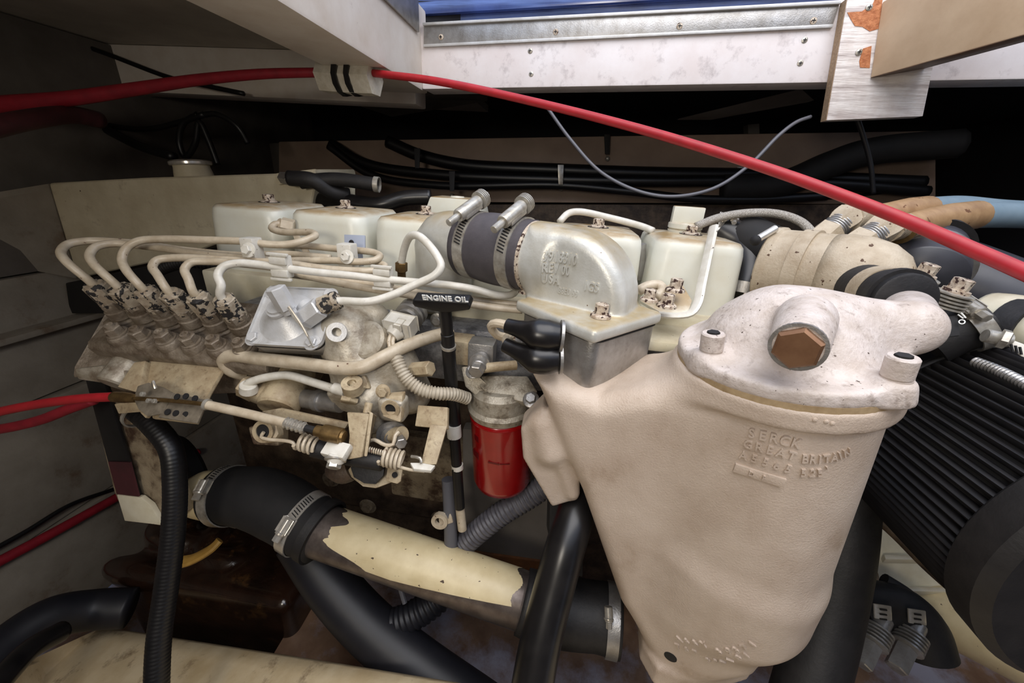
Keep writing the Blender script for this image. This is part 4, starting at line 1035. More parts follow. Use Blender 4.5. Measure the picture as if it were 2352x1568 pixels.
P('lock_nut', 'steel', cab, sweep([WD(655, 970, .384), WD(702, 984, .383)], .0055, 10, .002, rip=(.0007, .0045)))
P('threaded_end', 'blackm', cab, sweep([WD(700, 982, .383), WD(728, 989, .382)], .0036, 10))
P('ball_joint', 'brassdull', cab, lathe(WD(724, 988, .382), WD(800, 1005, .379) - WD(724, 988, .382), [(0, .0042), (.001, .0056), (.008, .0058), (.0085, .0078), (.012, .0082), (.028, .0080), (.0285, .0062), (.031, .0058)], 20))
one('shutdown_cable', 'dull red cable running below the throttle cable at the left edge', 'cable', 'reddark',
    sweep(ext([WD(-60, 990, .50), WD(0, 985, .49), WD(90, 965, .48), WD(160, 938, .47), WD(215, 918, .465)], 0.2, 0), .0062, 12), smooth=180)
t = T('throttle_lever', 'rusty cream throttle lever with a clevis and hex bolt below the ball joint', 'lever', WD(790, 1050, .385))
P('arm', 'bracket', t, slab([(796, 946, .385), (848, 950, .381), (830, 1050, .376), (796, 1056, .378), (802, 1000, .382)], .006, .0015))
P('fold', 'bracket', t, slab([(840, 942, .383), (850, 948, .381), (836, 1048, .377), (848, 990, .40), (860, 955, .405)], .003))
P('clevis', 'linew', t, box(WD(774, 1034, .376), (.026, .016, .0085), axes(WD(800, 1040, .372) - WD(748, 1028, .378), V((0, -.4, .9))), .002))
P('shank', 'linew', t, cyl(WD(776, 1040, .374), WD(771, 1062, .374), .0085, .008))
bolt(t, WD(771, 1054, .374), WD(766, 1072, .370) - WD(771, 1054, .374), .0068, .009, 'steel', True)
P('push_pin', 'bracket', t, cyl(WD(842, 950, .392), WD(848, 925, .395), .004))
one('cross_bar', 'flat grey-brown bar running behind the throttle rod', 'bar', 'bracket', slab([(600, 945, .415), (640, 938, .412), (800, 972, .405), (792, 984, .405), (640, 958, .412)], .006))
# return spring with wire hooks
t = T('return_spring', 'pale coil return spring with black sleeve stretched between lug and bracket', 'spring', WD(820, 1060, .40))
P('hook', 'line', t, sweep([WD(606, 992, .392), WD(600, 1003, .392), WD(612, 1008, .392), WD(672, 1016, .390), WD(684, 1030, .39), WD(690, 1026, .39)], .0018, 8))
P('coil', 'line', t, helix(WD(686, 1012, .392), WD(728, 1026, .391), .0078, .0019, 4))
P('sleeve', 'rubber', t, sweep([WD(722, 1025, .396), WD(790, 1042, .396), WD(880, 1058, .396)], .0105, 18))
P('coil', 'line', t, helix(WD(878, 1046, .392), WD(924, 1058, .391), .0088, .0019, 5))
P('hook', 'line', t, sweep([WD(918, 1072, .388), WD(940, 1078, .386), WD(975, 1082, .384)], .0016, 8))
P('inner_coil', 'line', t, helix(WD(820, 1025, .386), WD(880, 1040, .386), .0022, .0009, 12, 5, 8))
# lever support bracket with a drilled ear, at the left of the spring
t = T('spring_lug', 'cream drilled lug where the return spring hooks on at its left end', 'bracket', WD(605, 1010, .41))
P('ear', 'bracket', t, slab([(585, 975, .40), (597, 966, .40), (634, 970, .398), (640, 996, .396), (628, 1014, .393), (606, 1018, .393), (590, 1008, .395)], .010, .002))
P('ring', 'bracket', t, ring(WD(606, 990, .3955), V((0, -.9, .4)), .0115, .0075, .002))
P('hole', 'blackm', t, lathe(WD(606, 990, .3955), V((0, -.9, .4)), [(0, .0076), (.0008, .0074)], 20))
P('block', 'block', t, slab([(568, 980, .42), (640, 985, .42), (640, 1025, .42), (580, 1022, .42)], .02, .003))
# angle bracket to the right
t = T('stop_bracket', 'rusty cream L-shaped stop bracket hanging left of the dipstick', 'bracket', WD(990, 1080, .40))
P('plate', 'bracket', t, slab([(960, 930, .42), (1028, 935, .41), (1027, 985, .402), (953, 978, .412)], .005))
P('arm', 'bracket', t, slab([(988, 975, .403), (1027, 978, .402), (1002, 1066, .388), (966, 1068, .388)], .004))
P('foot', 'linew', t, slab([(942, 1062, .386), (966, 1062, .388), (1000, 1068, .386), (990, 1080, .380), (950, 1076, .380)], .004))
P('pin', 'steel', t, sweep([WD(945, 1048, .39), WD(965, 1052, .386), WD(968, 1062, .385)], .0016, 8))
# throttle shaft cluster
t = T('throttle_shaft', 'greasy throttle shaft with washers and a bent wire between lever and bracket', 'shaft', WD(910, 1000, .42))
P('shaft', 'bracket', t, cyl(WD(870, 1000, .43), WD(925, 998, .405), .009, .009))
P('disc', 'alu', t, lathe(WD(900, 995, .418), V((.35, -.9, .1)), [(0, .016), (.003, .016), (.0035, .011), (.007, .011), (.0075, .006), (.011, .006)], 24))
P('wire', 'line', t, sweep([WD(838, 1018, .40), WD(860, 1010, .395), WD(885, 1022, .392), WD(903, 1020, .392), WD(908, 1000, .395), WD(916, 992, .398)], .002, 8))
P('pivot_bolt', 'alu', t, hexa(WD(872, 960, .43), WD(862, 942, .42), .008), cyl(WD(885, 985, .43), WD(860, 938, .425), .0055))
P('nut', 'alu', t, hexa(WD(918, 1008, .405), WD(922, 1020, .395), .006))
# governor lower cover
t = T('governor_cover', 'worn black and cream cupped cover hanging below the spring', 'cover', WD(860, 1120, .41))
P('cup', 'bracket', t, slab([(792, 1085, .415), (806, 1068, .41), (900, 1080, .41), (925, 1092, .41), (898, 1108, .405), (862, 1122, .405), (832, 1118, .405)], .012, .003))
P('black_face', 'rubber', t, slab([(804, 1072, .404), (885, 1062, .404), (880, 1092, .40), (862, 1112, .40), (836, 1110, .40), (812, 1096, .402)], .004, .001))
P('tab', 'bracket', t, slab([(890, 1072, .404), (924, 1078, .402), (920, 1105, .398), (912, 1111, .398), (886, 1104, .40)], .003))
P('hole', 'blackm', t, lathe(WD(907, 1090, .3985), V((0, -.9, .4)), [(0, .003), (.001, .003)], 12))
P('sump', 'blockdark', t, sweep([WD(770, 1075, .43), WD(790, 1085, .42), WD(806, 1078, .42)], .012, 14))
one('solenoid_stub', 'grey solenoid stub with a ringed collar behind the throttle rod', 'solenoid', 'alu',
    lathe(WD(700, 915, .45), WD(810, 930, .425) - WD(700, 915, .45), [(0, .011), (.020, .011), (.0205, .013), (.028, .013), (.0285, .0105), (.055, .0105)], 20))

# ================================================================== TEMPERATURE SENSOR, CONDUIT, DIPSTICK, FUEL FILTER
t = T('temperature_sensor', 'pale sensor plug with a two-wire lead beside the dipstick handle', 'sensor', WD(925, 745, .44))
P('sensor_body', 'alu', t, lathe(WD(952, 712, .455), WD(905, 770, .42) - WD(952, 712, .455), [(0, .017), (.006, .017), (.0065, .014), (.010, .014), (.0105, .017), (.014, .017), (.015, .0125), (.019, .0125)], 24))
P('connector', 'linew', t, box(WD(921, 747, .425), (.018, .030, .017), axes(WD(905, 770, .42) - WD(952, 712, .455), V((0, -.6, .8)))[0:1] + axes(WD(905, 770, .42) - WD(952, 712, .455), V((0, -.6, .8)))[1:], .002), box(WD(918, 746, .416), (.012, .008, .006), axes(WD(905, 770, .42) - WD(952, 712, .455), V((0, -.6, .8))), .001))
P('boot', 'linew', t, cyl(WD(912, 760, .422), WD(900, 772, .418), .0105, .008))
for dx in (-5, 4):
    P('lead', 'line', t, sweep([WD(903 + dx, 768, .418), WD(898 + dx, 785, .414), WD(903 + dx, 805, .412), WD(912 + dx, 822, .412)], .0022, 8))
one('sensor_conduit', 'beige corrugated conduit dropping from the sensor lead to the filter', 'conduit', 'ducttan',
    sweep([WD(908, 815, .412), WD(918, 840, .411), WD(935, 870, .412), WD(965, 893, .415), WD(1005, 903, .42), WD(1040, 905, .43), WD(1075, 915, .445)], .0068, 14, .002, rip=(.0007, .0036)), smooth=60)
dip = T('dipstick', 'black dipstick with a T handle lettered ENGINE OIL', 'dipstick', WD(1055, 1240, .50))
hc = [WD(952, 690, .385), WD(1085, 697, .375)]
da = hc[1] - hc[0]; L_ = da.length; ax3 = axes(da, V((0, -.35, .94)))
hm = (hc[0] + hc[1]) / 2
hp = [(-.5, .1), (-.46, .5), (.46, .5), (.5, .1), (.47, -.25), (.1, -.62), (-.1, -.62), (-.47, -.25)]
P('handle', 'black', dip, prism([hm + ax3[0] * (a * L_) + ax3[2] * (b * .0125) - ax3[1] * .007 for a, b in hp], ax3[1] * .014, .002, 3))
lo = WD(971, 688, .3735)
P('collar', 'black', dip, lathe(WD(1021, 700, .384), WD(1030, 790, .412) - WD(1021, 700, .384), [(0, .0068), (.02, .0066), (.034, .0064), (.0345, .0072), (.052, .0070), (.053, .0078), (.056, .0078)], 20))
P('retainer', 'steel', dip, ring(WD(1030, 792, .412), WD(1030, 800, .415) - WD(1030, 792, .412), .0082, .0055, .003))
P('tube', 'black', dip, sweep([WD(1029, 785, .412), WD(1035, 860, .435), WD(1042, 940, .455), WD(1046, 985, .465)], .0074, 16))
P('sleeve', 'linew', dip, sweep([WD(1042, 975, .461), WD(1044, 1002, .466)], .0088, 16))
P('tube', 'black', dip, sweep([WD(1044, 1000, .467), WD(1050, 1080, .482), WD(1056, 1165, .497)], .0066, 16))
P('sleeve', 'linew', dip, sweep([WD(1050, 1066, .48), WD(1051, 1076, .482)], .0074, 16))
P('guide_tube', 'wire', dip, sweep([WD(1030, 1100, .508), WD(1034, 1180, .515), WD(1036, 1270, .525)], .009, 14))
P('tube', 'line', dip, sweep([WD(1056, 1162, .498), WD(1062, 1215, .508)], .0060, 14))
lettering(dip, 'white', 'ENGINE OIL', lo, (WD(1063, 693, .3665) - lo), ax3[2], .0082, .0004, spacing=1.05, bold=.0002)
# fuel filter and its head
fa = WD(1152, 935, .475); fax = V((.06, .0, -1)).normalized()
t = T('fuel_filter', 'red canister fuel filter hanging left of the aftercooler', 'filter', fa + fax * .12)
P('canister', 'filter', t, lathe(fa + fax * .004, fax, [(0, .036), (.002, .0385), (.004, .039), (.006, .0385), (.100, .0385), (.108, .036), (.112, .030), (.1125, .01)], 48), smooth=40)
P('seam', 'filter', t, ring(fa + fax * .008, fax, .0395, .038, .002, 48))
P('print_band', 'filterprint', t, *[box(fa + fax * z + V((math.sin(a) * .0386, -math.cos(a) * .0386, 0)), (w, .0006, hh), (V((math.cos(a), math.sin(a), 0)), V((math.sin(a), -math.cos(a), 0)), fax)) for z, a, w, hh in ((.030, -.75, .008, .008), (.055, -.82, .012, .010), (.055, -.1, .014, .0025), (.055, .25, .012, .0015))], kind='stuff')
t = T('filter_mount', 'dirty grey cast filter mount above the red canister', 'filter mount', fa)
P('bowl', 'filterhead', t, lathe(fa + fax * .004, -fax, [(0, .0395), (.006, .041), (.008, .0415), (.012, .0375), (.030, .036), (.036, .030)], 40))
P('arm', 'filterhead', t, slab([(1058, 842, .45), (1075, 840, .45), (1128, 890, .45), (1190, 925, .44), (1180, 945, .44), (1110, 925, .446), (1068, 888, .452)], .02, .003))
P('top_plate', 'filterhead', t, slab([(1075, 862, .458), (1212, 862, .452), (1236, 900, .44), (1205, 924, .432), (1120, 905, .445)], .014, .003))
for q in ((1088, 852, .44), (1220, 918, .432)): bolt(t, WD(*q), V((-.1, -.6, .7)), .0062, .008, 'alu')
P('banjo_block', 'alu', t, box(WD(1108, 812, .452), (.030, .024, .034), None, .002))
P('banjo_bolt', 'alu', t, cyl(WD(1106, 822, .44), WD(1098, 845, .42), .009), hexa(WD(1098, 842, .424), WD(1092, 856, .415), .0085), ring(WD(1102, 832, .432), WD(1098, 845, .42) - WD(1106, 822, .44), .0118, .008, .003))
P('outlet_pipe', 'bracket', t, sweep([WD(1105, 846, .425), WD(1140, 842, .428), WD(1185, 838, .435)], .0055, 12))
P('label_block', 'bracket', t, box(WD(1058, 800, .46), (.03, .03, .03), None, .003))
# ================================================================== RIGHT SIDE: coolant header, fittings, hoses, air filter
hx = T('coolant_canister', 'chipped beige cylindrical coolant canister behind the domed cap', 'canister', WD(1850, 720, .46))
ca = WD(1762, 614, .475); cb = WD(1955, 642, .415); cd = (cb - ca).normalized(); CL = (cb - ca).length
P('barrel', 'turbo', hx, lathe(ca, cd, [(0, .030), (.001, .0465), (.003, .0485), (.009, .0485), (.011, .046), (.030, .046)], 48), lathe(ca + cd * .028, cd, [(0, .0455), (.036, .0455)], 48))
P('strap', 'turbo', hx, ring(ca + cd * .030, cd, .0482, .0450, .014, 48))
P('strap_foot', 'turbo', hx, slab([(1738, 690, .44), (1800, 640, .43), (1822, 640, .43), (1810, 715, .42), (1770, 722, .425), (1700, 700, .44)], .006, .001))
P('end_dome', 'turbo', hx, lathe(ca + cd * .060, cd, [(0, .0455), (.010, .0465), (.012, .0470), (.030, .0455), (.048, .040), (.062, .030), (.070, .016), (.072, .002)], 48), smooth=180)
P('foot_plate', 'turbo', hx, slab([(1680, 688, .455), (1738, 694, .445), (1745, 712, .435), (1695, 705, .448)], .003))
bolt(hx, WD(1714, 688, .443), Z_, .005, .007, 'rustbolt')
# branch with banded rubber joint
ja = WD(1938, 648, .415); jb = WD(2092, 694, .322)
jd = (jb - ja).normalized(); JL = (jb - ja).length
one('banded_hose', 'black hose with three painted bands joining the canister to the domed cap', 'hose', 'rubber',
    lathe(ja + jd * .010, jd, [(0, .0215), (.002, .0235), (JL * .25, .0235), (JL * .6, .0232), (JL - .016, .0232), (JL - .015, .0215)], 36))
bh_ = bpy.data.objects['banded_hose']
for s_, w_ in ((.14, .012), (.52, .016)):
    P('painted_band', 'turbo', bh_, ring(ja + jd * (JL * s_), jd, .0242, .023, w_, 36))
P('rim', 'rubber', bh_, ring(jb - jd * .020, jd, .0262, .022, .008, 36))
P('rim', 'rubber', bh_, ring(ja + jd * .006, jd, .0252, .022, .005, 36))

def elbow_fit(label, p, q, o):
    """threaded elbow fitting: hex base at p, body up to q, outlet towards o"""
    t = T('elbow_fitting', label, 'fitting', p, 'painted elbow fittings on the coolant canister')
    d = (q - p).normalized()
    P('hex_base', 'turbo', t, hexa(p - d * .014, p + d * .012, .0180, rot=.3))
    P('thread', 'alu', t, lathe(p + d * .011, d, sum([[(k * .0030, .0125), (k * .0030 + .0010, .0148), (k * .0030 + .0022, .0148)] for k in range(5)], []), 24))
    P('body', 'turbo', t, sweep([p + d * .020, q - d * .004, q + d * .008], [.0150, .0175, .0165], 6, .01))
    P('outlet', 'turbo', t, sweep([q, q + (o - q) * .5, o], [.0180, .0160, .0150], 14))
    return t
e1 = elbow_fit('rear painted elbow fitting with chipped edges, left of the red cable', WD(1893, 544, .468), WD(1942, 503, .468), WD(1985, 500, .49))
e2 = elbow_fit('front painted elbow fitting with bare threads, nearest the red cable', WD(1968, 564, .432), WD(2034, 521, .432), WD(2072, 520, .45))
def blue(label, pts, n):
    t = T('blue_hose', label, 'hose', pts[0], 'pale blue hoses with tan sleeves')
    P('hose', 'blue', t, sweep(ext(pts[n - 1:], 0, .7), .0165, 20))
    P('heat_shrink', 'shrink', t, sweep(pts[:n], [.0145, .0150, .0178, .0180], 18))
    P('cuff', 'brassdull', t, ring(pts[0] - (pts[1] - pts[0]).normalized() * .004, pts[1] - pts[0], .0165, .012, .004))
    return t
blue('rear pale blue hose with a tan sleeve, passing under the red cable', [WD(1985, 502, .492), WD(2040, 492, .50), WD(2125, 482, .52), WD(2200, 478, .54), WD(2300, 486, .56), WD(2450, 492, .58)], 3)
blue('front pale blue hose with a tan sleeve, ending behind the red cable', [WD(2068, 526, .445), WD(2130, 508, .47), WD(2238, 494, .50), WD(2300, 494, .52), WD(2420, 498, .54)], 3)
one('braided_hose', 'braided steel hose arching from the rightmost cover to the coolant canister', 'hose', 'braid',
    sweep([WD(1598, 520, .50), WD(1650, 500, .50), WD(1720, 489, .495), WD(1790, 492, .49), WD(1840, 510, .48), WD(1872, 542, .47)], .0052, 14), smooth=180)
t = T('bypass_hose', 'black bypass hose with two worm clamps right of the rightmost cover', 'hose', WD(1700, 680, .50))
P('hose', 'rubberg', t, sweep([WD(1655, 530, .53), WD(1700, 560, .52), WD(1720, 620, .51), WD(1705, 690, .50)], .024, 24))
P('stub', 'blackm', t, sweep([WD(1700, 540, .525), WD(1770, 575, .50)], .030, 24))
for q, l in (((1664, 528, .505), 'small steel worm clamp on the bypass hose next to the rightmost cover'), ((1686, 534, .50), 'small steel worm clamp on the bypass hose next to the beige canister')):
    band_clamp('worm_clamp', l, WD(*q) + V((0, .03, -.01)), V((1, -.1, -.1)), .024, .010, V((0, -.5, 1)), 'worm clamps on the bypass hose', 'chrome', .02)
t = T('bright_lever', 'short bright lever tube lying on the left rim of the beige canister', 'lever', WD(1750, 545, .44))
P('tube', 'chrome', t, cyl(WD(1735, 552, .44), WD(1782, 524, .44), .0042))
P('pivot', 'blackm', t, ball(WD(1735, 552, .44), .006))
one('hose_band', 'dull steel band around the foot of the bypass hose', 'band', 'alu', ring(WD(1705, 672, .50), V((.1, .2, 1)), .026, .0245, .014, 32))
# oil drain pipe loop and rear lifting strap by the sixth cover
t = T('lifting_strap', 'white bent flat strap rising in front of the rightmost cover', 'bracket', WD(1560, 725, .42))
P('strap', 'linew', t, sweep([WD(1512, 722, .425), WD(1555, 725, .42), WD(1585, 720, .418), WD(1600, 702, .42), WD(1612, 650, .43), WD(1625, 590, .44), WD(1640, 520, .45)], .0062, 8, flat=.55))
P('foot', 'cover', t, slab([(1470, 690, .44), (1560, 640, .46), (1590, 690, .43), (1580, 718, .42), (1515, 716, .425)], .004))
one('vent_tube', 'bent beige tube curling behind the bolts of the intake flange', 'tube', 'line',
    sweep([WD(1466, 668, .44), WD(1490, 656, .44), WD(1515, 655, .44), WD(1522, 668, .435), WD(1505, 682, .43)], .0058, 12), smooth=180)
one('return_line', 'white bent return line behind the cover right of the elbow', 'fuel line', 'linew',
    sweep([WD(1285, 510, .52), WD(1305, 490, .525), WD(1330, 486, .53), WD(1400, 500, .535), WD(1475, 520, .53), WD(1500, 530, .52)], .0046, 12), smooth=180)
one('gap_tube', 'short pale tube standing in the gap between the two right covers', 'tube', 'alu', sweep([WD(1470, 560, .50), WD(1466, 640, .52)], .008, 14))

# dark intake ducting behind
t = T('turbo_inlet', 'dark grey metal inlet elbow with a rubber cuff behind the elbow fittings', 'duct', WD(2080, 660, .45))
P('elbow', 'greypipe', t, sweep([WD(2020, 560, .55), WD(2070, 560, .53), WD(2105, 590, .50), WD(2110, 640, .47)], [.05, .05, .046, .042], 36), smooth=180)
P('cuff', 'rubber', t, ring(WD(2092, 577, .512), WD(2105, 590, .50) - WD(2070, 560, .53), .053, .046, .024, 40))
P('band', 'alu', t, ring(WD(2107, 608, .489), WD(2110, 640, .47) - WD(2105, 590, .50), .0500, .044, .012, 40))
P('clamp_screw', 'chrome', t, cyl(WD(2112, 540, .50), WD(2136, 568, .48), .005), hexa(WD(2134, 565, .482), WD(2142, 575, .478), .0062), cyl(WD(2106, 535, .505), WD(2114, 545, .50), .0058))
one('dark_duct', 'long dark blue-grey duct running to the right edge under the red cable', 'duct', 'greypipe',
    sweep(ext([WD(2080, 600, .60), WD(2180, 640, .56), WD(2300, 690, .53), WD(2460, 760, .50)], 0, 0.6), .055, 32), smooth=180)
def tbolt(label, p, d):
    t = T('spring_bolt', label, 'bolt', p, 'spring-washered bolts behind the domed cap')
    P('spring_washers', 'steel', t, *[lathe(p + d * (k * .0031), d, [(0, .0105), (.0009, .0138), (.0022, .0138), (.0030, .0105)], 24) for k in range(5)], kind='stuff')
    P('hex_head', 'rustbolt', t, lathe(p + d * .0150, d, [(0, .0100), (.003, .0096)], 20), hexa(p + d * .0175, p + d * .028, .0074))
    return t
tbolt('left spring-washered bolt beside the banded hose', WD(2094, 668, .378), V((.1, -.15, 1)).normalized())
tbolt('right spring-washered bolt beside the air filter hose', WD(2166, 706, .352), V((.12, -.1, 1)).normalized())
t = T('filter_hose', 'black hose with a printed tag and worm clamp above the air filter', 'hose', WD(2220, 790, .36))
ha = WD(2165, 745, .37); hb = WD(2300, 730, .345); hdv = (hb - ha).normalized()
P('hose', 'rubber', t, sweep([WD(2130, 790, .38), WD(2190, 760, .37), WD(2260, 735, .36)], .022, 24))
P('tag', 'blackm', t, slab([(2160, 730, .345), (2200, 722, .342), (2206, 770, .338), (2168, 775, .341)], .003))
P('tag_print', 'white', t, ring(WD(2209, 739, .3375), V((-.5, -.75, .4)), .0022, .0014, .0006, 16), sweep([WD(2197, 714, .3415), WD(2208, 719, .340), WD(2218, 730, .3385)], .0007, 6), sweep([WD(2200, 722, .3405), WD(2212, 731, .339)], .0006, 6), kind='stuff')
band_clamp('worm_clamp', 'dark worm clamp with a bright slotted strip above the air filter', WD(2232, 748, .362), WD(2260, 735, .36) - WD(2190, 760, .37), .0228, .013, V((.2, -.3, 1)), None, 'steel', .036)
t = T('strap_clamp', 'dark clamp with a bright slotted tail at the right edge above the filter', 'hose clamp', WD(2310, 800, .33))
P('tail', 'linew', t, slab([(2302, 772, .325), (2352, 790, .318), (2380, 830, .312), (2345, 818, .318), (2310, 790, .325)], .002))
P('slots', 'blackm', t, *[slab([(x, 790 + (x - 2322) * .32, .3165), (x + 4, 790 + (x - 2322) * .32, .3165), (x + 8, 808 + (x - 2322) * .32, .3165), (x + 4, 808 + (x - 2322) * .32, .3165)], .001, 0) for x in (2322, 2332, 2342)], kind='stuff')
P('screw', 'steel', t, cyl(WD(2262, 770, .33), WD(2318, 782, .325), .006), hexa(WD(2296, 776, .325), WD(2316, 781, .322), .0085))
one('cream_pipe_end', 'cream pipe end behind the clamps at the right edge', 'pipe', 'cream', sweep(ext([WD(2270, 735, .42), WD(2330, 745, .40), WD(2450, 790, .38)], 0, 0.4), .030, 28), smooth=180)
one('rubber_collar', 'black rubber collar on the cream pipe at the right edge', 'collar', 'rubber', ring(WD(2318, 760, .398), WD(2330, 745, .40) - WD(2270, 735, .42), .034, .0305, .02, 32))

# air filter: pleated cylinder lying towards the viewer, with rubber ends
fA = V((.873, -.150, .822)); fB = V((.873, -.297, .822))
fd = (fB - fA).normalized(); FL = (fB - fA).length; FR = .107
af = T('air_filter', 'black pleated air filter at the right edge beside the aftercooler', 'air filter', fB - V((0, 0, FR)))
P('core', 'blackm', af, lathe(fA, fd, [(0, FR - .004), (FL, FR - .004)], 64))
u_, w_, _ = frame(fd)
NP = 84
for k in range(NP):
    a = 2 * math.pi * k / NP; rd = u_ * math.cos(a) + w_ * math.sin(a)
    p0 = fA + fd * .003 + rd * (FR - .005); dd = fd * (FL - .006); tg = fd.cross(rd).normalized(); wd = .0027
    P('pleat', 'pleat', af, prism([p0 + tg * wd, p0 + tg * wd * .75 + rd * .006, p0 + rd * .0078, p0 - tg * wd * .75 + rd * .006, p0 - tg * wd], dd), smooth=70)
P('neck_cap', 'rubber', af, lathe(fA - fd * .075, fd, [(0, .036), (.02, .038), (.045, .062), (.066, FR - .012), (.072, FR + .001), (.079, FR + .003)], 56))
P('end_cap', 'rubber', af, lathe(fB - fd * .012, fd, [(0, FR + .006), (.003, FR + .009), (.026, FR + .010), (.034, FR + .003)], 64))
P('rim_wire', 'blackm', af, sweep([fA + fd * .006 + (u_ * math.cos(a) + w_ * math.sin(a)) * (FR + .004) for a in np.linspace(0, 2 * math.pi, 49)], .0016, 6, smooth=False))
def onfilt(px, py, off=.004):
    r = ray(px, py); ox, oz = CAM.x - fA.x, CAM.z - fA.z; R_ = FR + off
    A_ = r.x ** 2 + r.z ** 2; B_ = 2 * (ox * r.x + oz * r.z); C_ = ox * ox + oz * oz - R_ * R_
    D_ = B_ * B_ - 4 * A_ * C_
    return CAM + r * ((-B_ - math.sqrt(max(D_, 0))) / (2 * A_))
one('filter_spring', 'bright coiled spring band lying on the pleats of the air filter', 'spring', 'alu',
    sweep([onfilt(2238, 830), onfilt(2290, 850), onfilt(2352, 880), onfilt(2400, 905)], .0042, 12, rip=(.0006, .0030)), smooth=60)
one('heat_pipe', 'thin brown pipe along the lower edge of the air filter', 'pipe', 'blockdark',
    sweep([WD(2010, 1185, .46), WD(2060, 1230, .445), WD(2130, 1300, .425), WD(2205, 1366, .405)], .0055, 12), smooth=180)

# lower right: ribbed casting, cream pipe, clamps
t = T('ribbed_casting', 'cream ribbed gearbox casting below the air filter', 'casting', WD(2090, 1380, .55))
P('body', 'cream', t, slab([(1985, 1200, .56), (2080, 1205, .56), (2260, 1400, .54), (2100, 1400, .54), (2020, 1330, .55)], .06, .004))
for x, y in ((2030, 1272), (2075, 1345)):
    P('rib', 'cream', t, slab([(x, y, .545), (x + 120, y + 4, .535), (x + 122, y + 14, .53), (x + 4, y + 12, .54)], .012, .002))
t = T('gear_oil_pipe', 'cream pipe sloping down to the bottom right corner', 'pipe', WD(2250, 1500, .50))
P('pipe', 'pipe', t, sweep(ext([WD(2090, 1385, .57), WD(2180, 1415, .54), (WD(2300, 1470, .50)), WD(2480, 1560, .46)], 0, 0.4), .040, 32), smooth=180)
t = T('cooler_hose', 'black hose loop held by two bolt clamps at the lower right', 'hose', WD(2060, 1500, .50))
P('hose', 'rubber', t, sweep([WD(1960, 1400, .49), WD(2010, 1390, .49), WD(2070, 1400, .485), WD(2110, 1440, .48), WD(2130, 1500, .475)], .028, 24))
P('lip', 'rubber', t, sweep([WD(2030, 1330, .50), WD(2090, 1370, .49), WD(2130, 1420, .485), WD(2145, 1470, .48)], .008, 12))
for i, (q, l) in enumerate((((2026, 1424, .465), 'left bolt clamp with spring washers at the lower right'), ((2105, 1435, .465), 'right bolt clamp with spring washers at the lower right'))):
    p = WD(*q); d = (WD(q[0] - 45, q[1] + 95, q[2] - .02) - p).normalized()
    t = T('bolt_clamp', l, 'hose clamp', p + d * .06, 'bolt clamps at the lower right')
    P('band', 'chrome', t, slab([(q[0] - 18, q[1] - 38, q[2] - .015), (q[0] + 22, q[1] - 32, q[2] - .015), (q[0] + 24, q[1] + 2, q[2] - .018), (q[0] - 16, q[1] - 4, q[2] - .018)], .002))
    P('slots', 'blackm', t, *[slab([(q[0] - 4, q[1] - 26 + k * 11, q[2] - .0188), (q[0] + 12, q[1] - 24 + k * 11, q[2] - .0188), (q[0] + 12, q[1] - 21 + k * 11, q[2] - .0188), (q[0] - 4, q[1] - 23 + k * 11, q[2] - .0188)], .001, 0) for k in range(3)], kind='stuff')
    P('spring_washers', 'alu', t, *[lathe(p + d * (.012 + k * .0042), d, [(0, .010), (.001, .0155), (.003, .0155), (.004, .010)], 20) for k in range(5)], kind='stuff')
    P('barrel', 'alu', t, cyl(p - d * .004, p + d * .014, .010))
    P('hex_end', 'alu', t, hexa(p + d * .033, p + d * .062, .0105, rot=.4))
one('exhaust_hose', 'wide dull black hose dropping behind the right side of the aftercooler', 'hose', 'rubber',
    sweep(ext([WD(1965, 960, .46), WD(1950, 1100, .46), WD(1935, 1250, .455), WD(1900, 1420, .45), WD(1850, 1600, .44)], 0, 0.25), [.030, .032, .034, .034, .034], 28), smooth=180)

# ================================================================== LOWER PART: raw water pipe, hoses, conduits
wp = T('water_pipe', 'flaking cream water pipe running under the injection pump to the aftercooler', 'pipe', WD(900, 1300, .55))
pA = WD(700, 1205, .54); pB = WD(1212, 1382, .50)
P('tube', 'pipebare', wp, sweep([pA, (pA + pB) / 2, pB], .0345, 40, .01), smooth=180)
# the paint that is left on it: a shell over the upper front with a ragged edge
pd_ = (pB - pA).normalized(); U1 = (V((0, 0, 1)) - pd_ * pd_.z).normalized(); U2 = pd_.cross(U1)
if U2.y > 0: U2 = -U2
vs = []; fs = []
Lp = (pB - pA).length; NA = 90; NL = 60
rnd = random.Random(3)
e0 = [rnd.uniform(-.010, .010) for _ in range(NA + 1)]; e1 = [rnd.uniform(-.006, .006) for _ in range(NA + 1)]
e0 = [(e0[i] + e0[max(i - 1, 0)] * 1.5) / 2 for i in range(NA + 1)]
for i in range(NA + 1):
    f_ = i / NA; a = math.radians(-78 + 160 * f_)
    rad = U1 * math.cos(a) + U2 * math.sin(a)
    s0 = .055 + .012 * (math.sin(i * .31) * .5 + math.sin(i * .13 + 2) * .7) + e0[i] * .15 + (.05 * max(0, f_ - .78) / .22); s1 = Lp - .018 + .005 * math.sin(i * .17) + e1[i] * .12 - .16 * max(0, f_ - .80) / .20
    for j in range(NL + 1):
        vs.append(pA + pd_ * (s0 + (s1 - s0) * j / NL) + rad * .0351)
for i in range(NA):
    for j in range(NL):
        fs.append((i * (NL + 1) + j, i * (NL + 1) + j + 1, (i + 1) * (NL + 1) + j + 1, (i + 1) * (NL + 1) + j))
P('paint_coat', 'pipe', wp, (vs, fs), smooth=180)
P('end_seam', 'blackm', wp, ring(pB - pd_ * .002, pd_, .0352, .03, .003, 40))
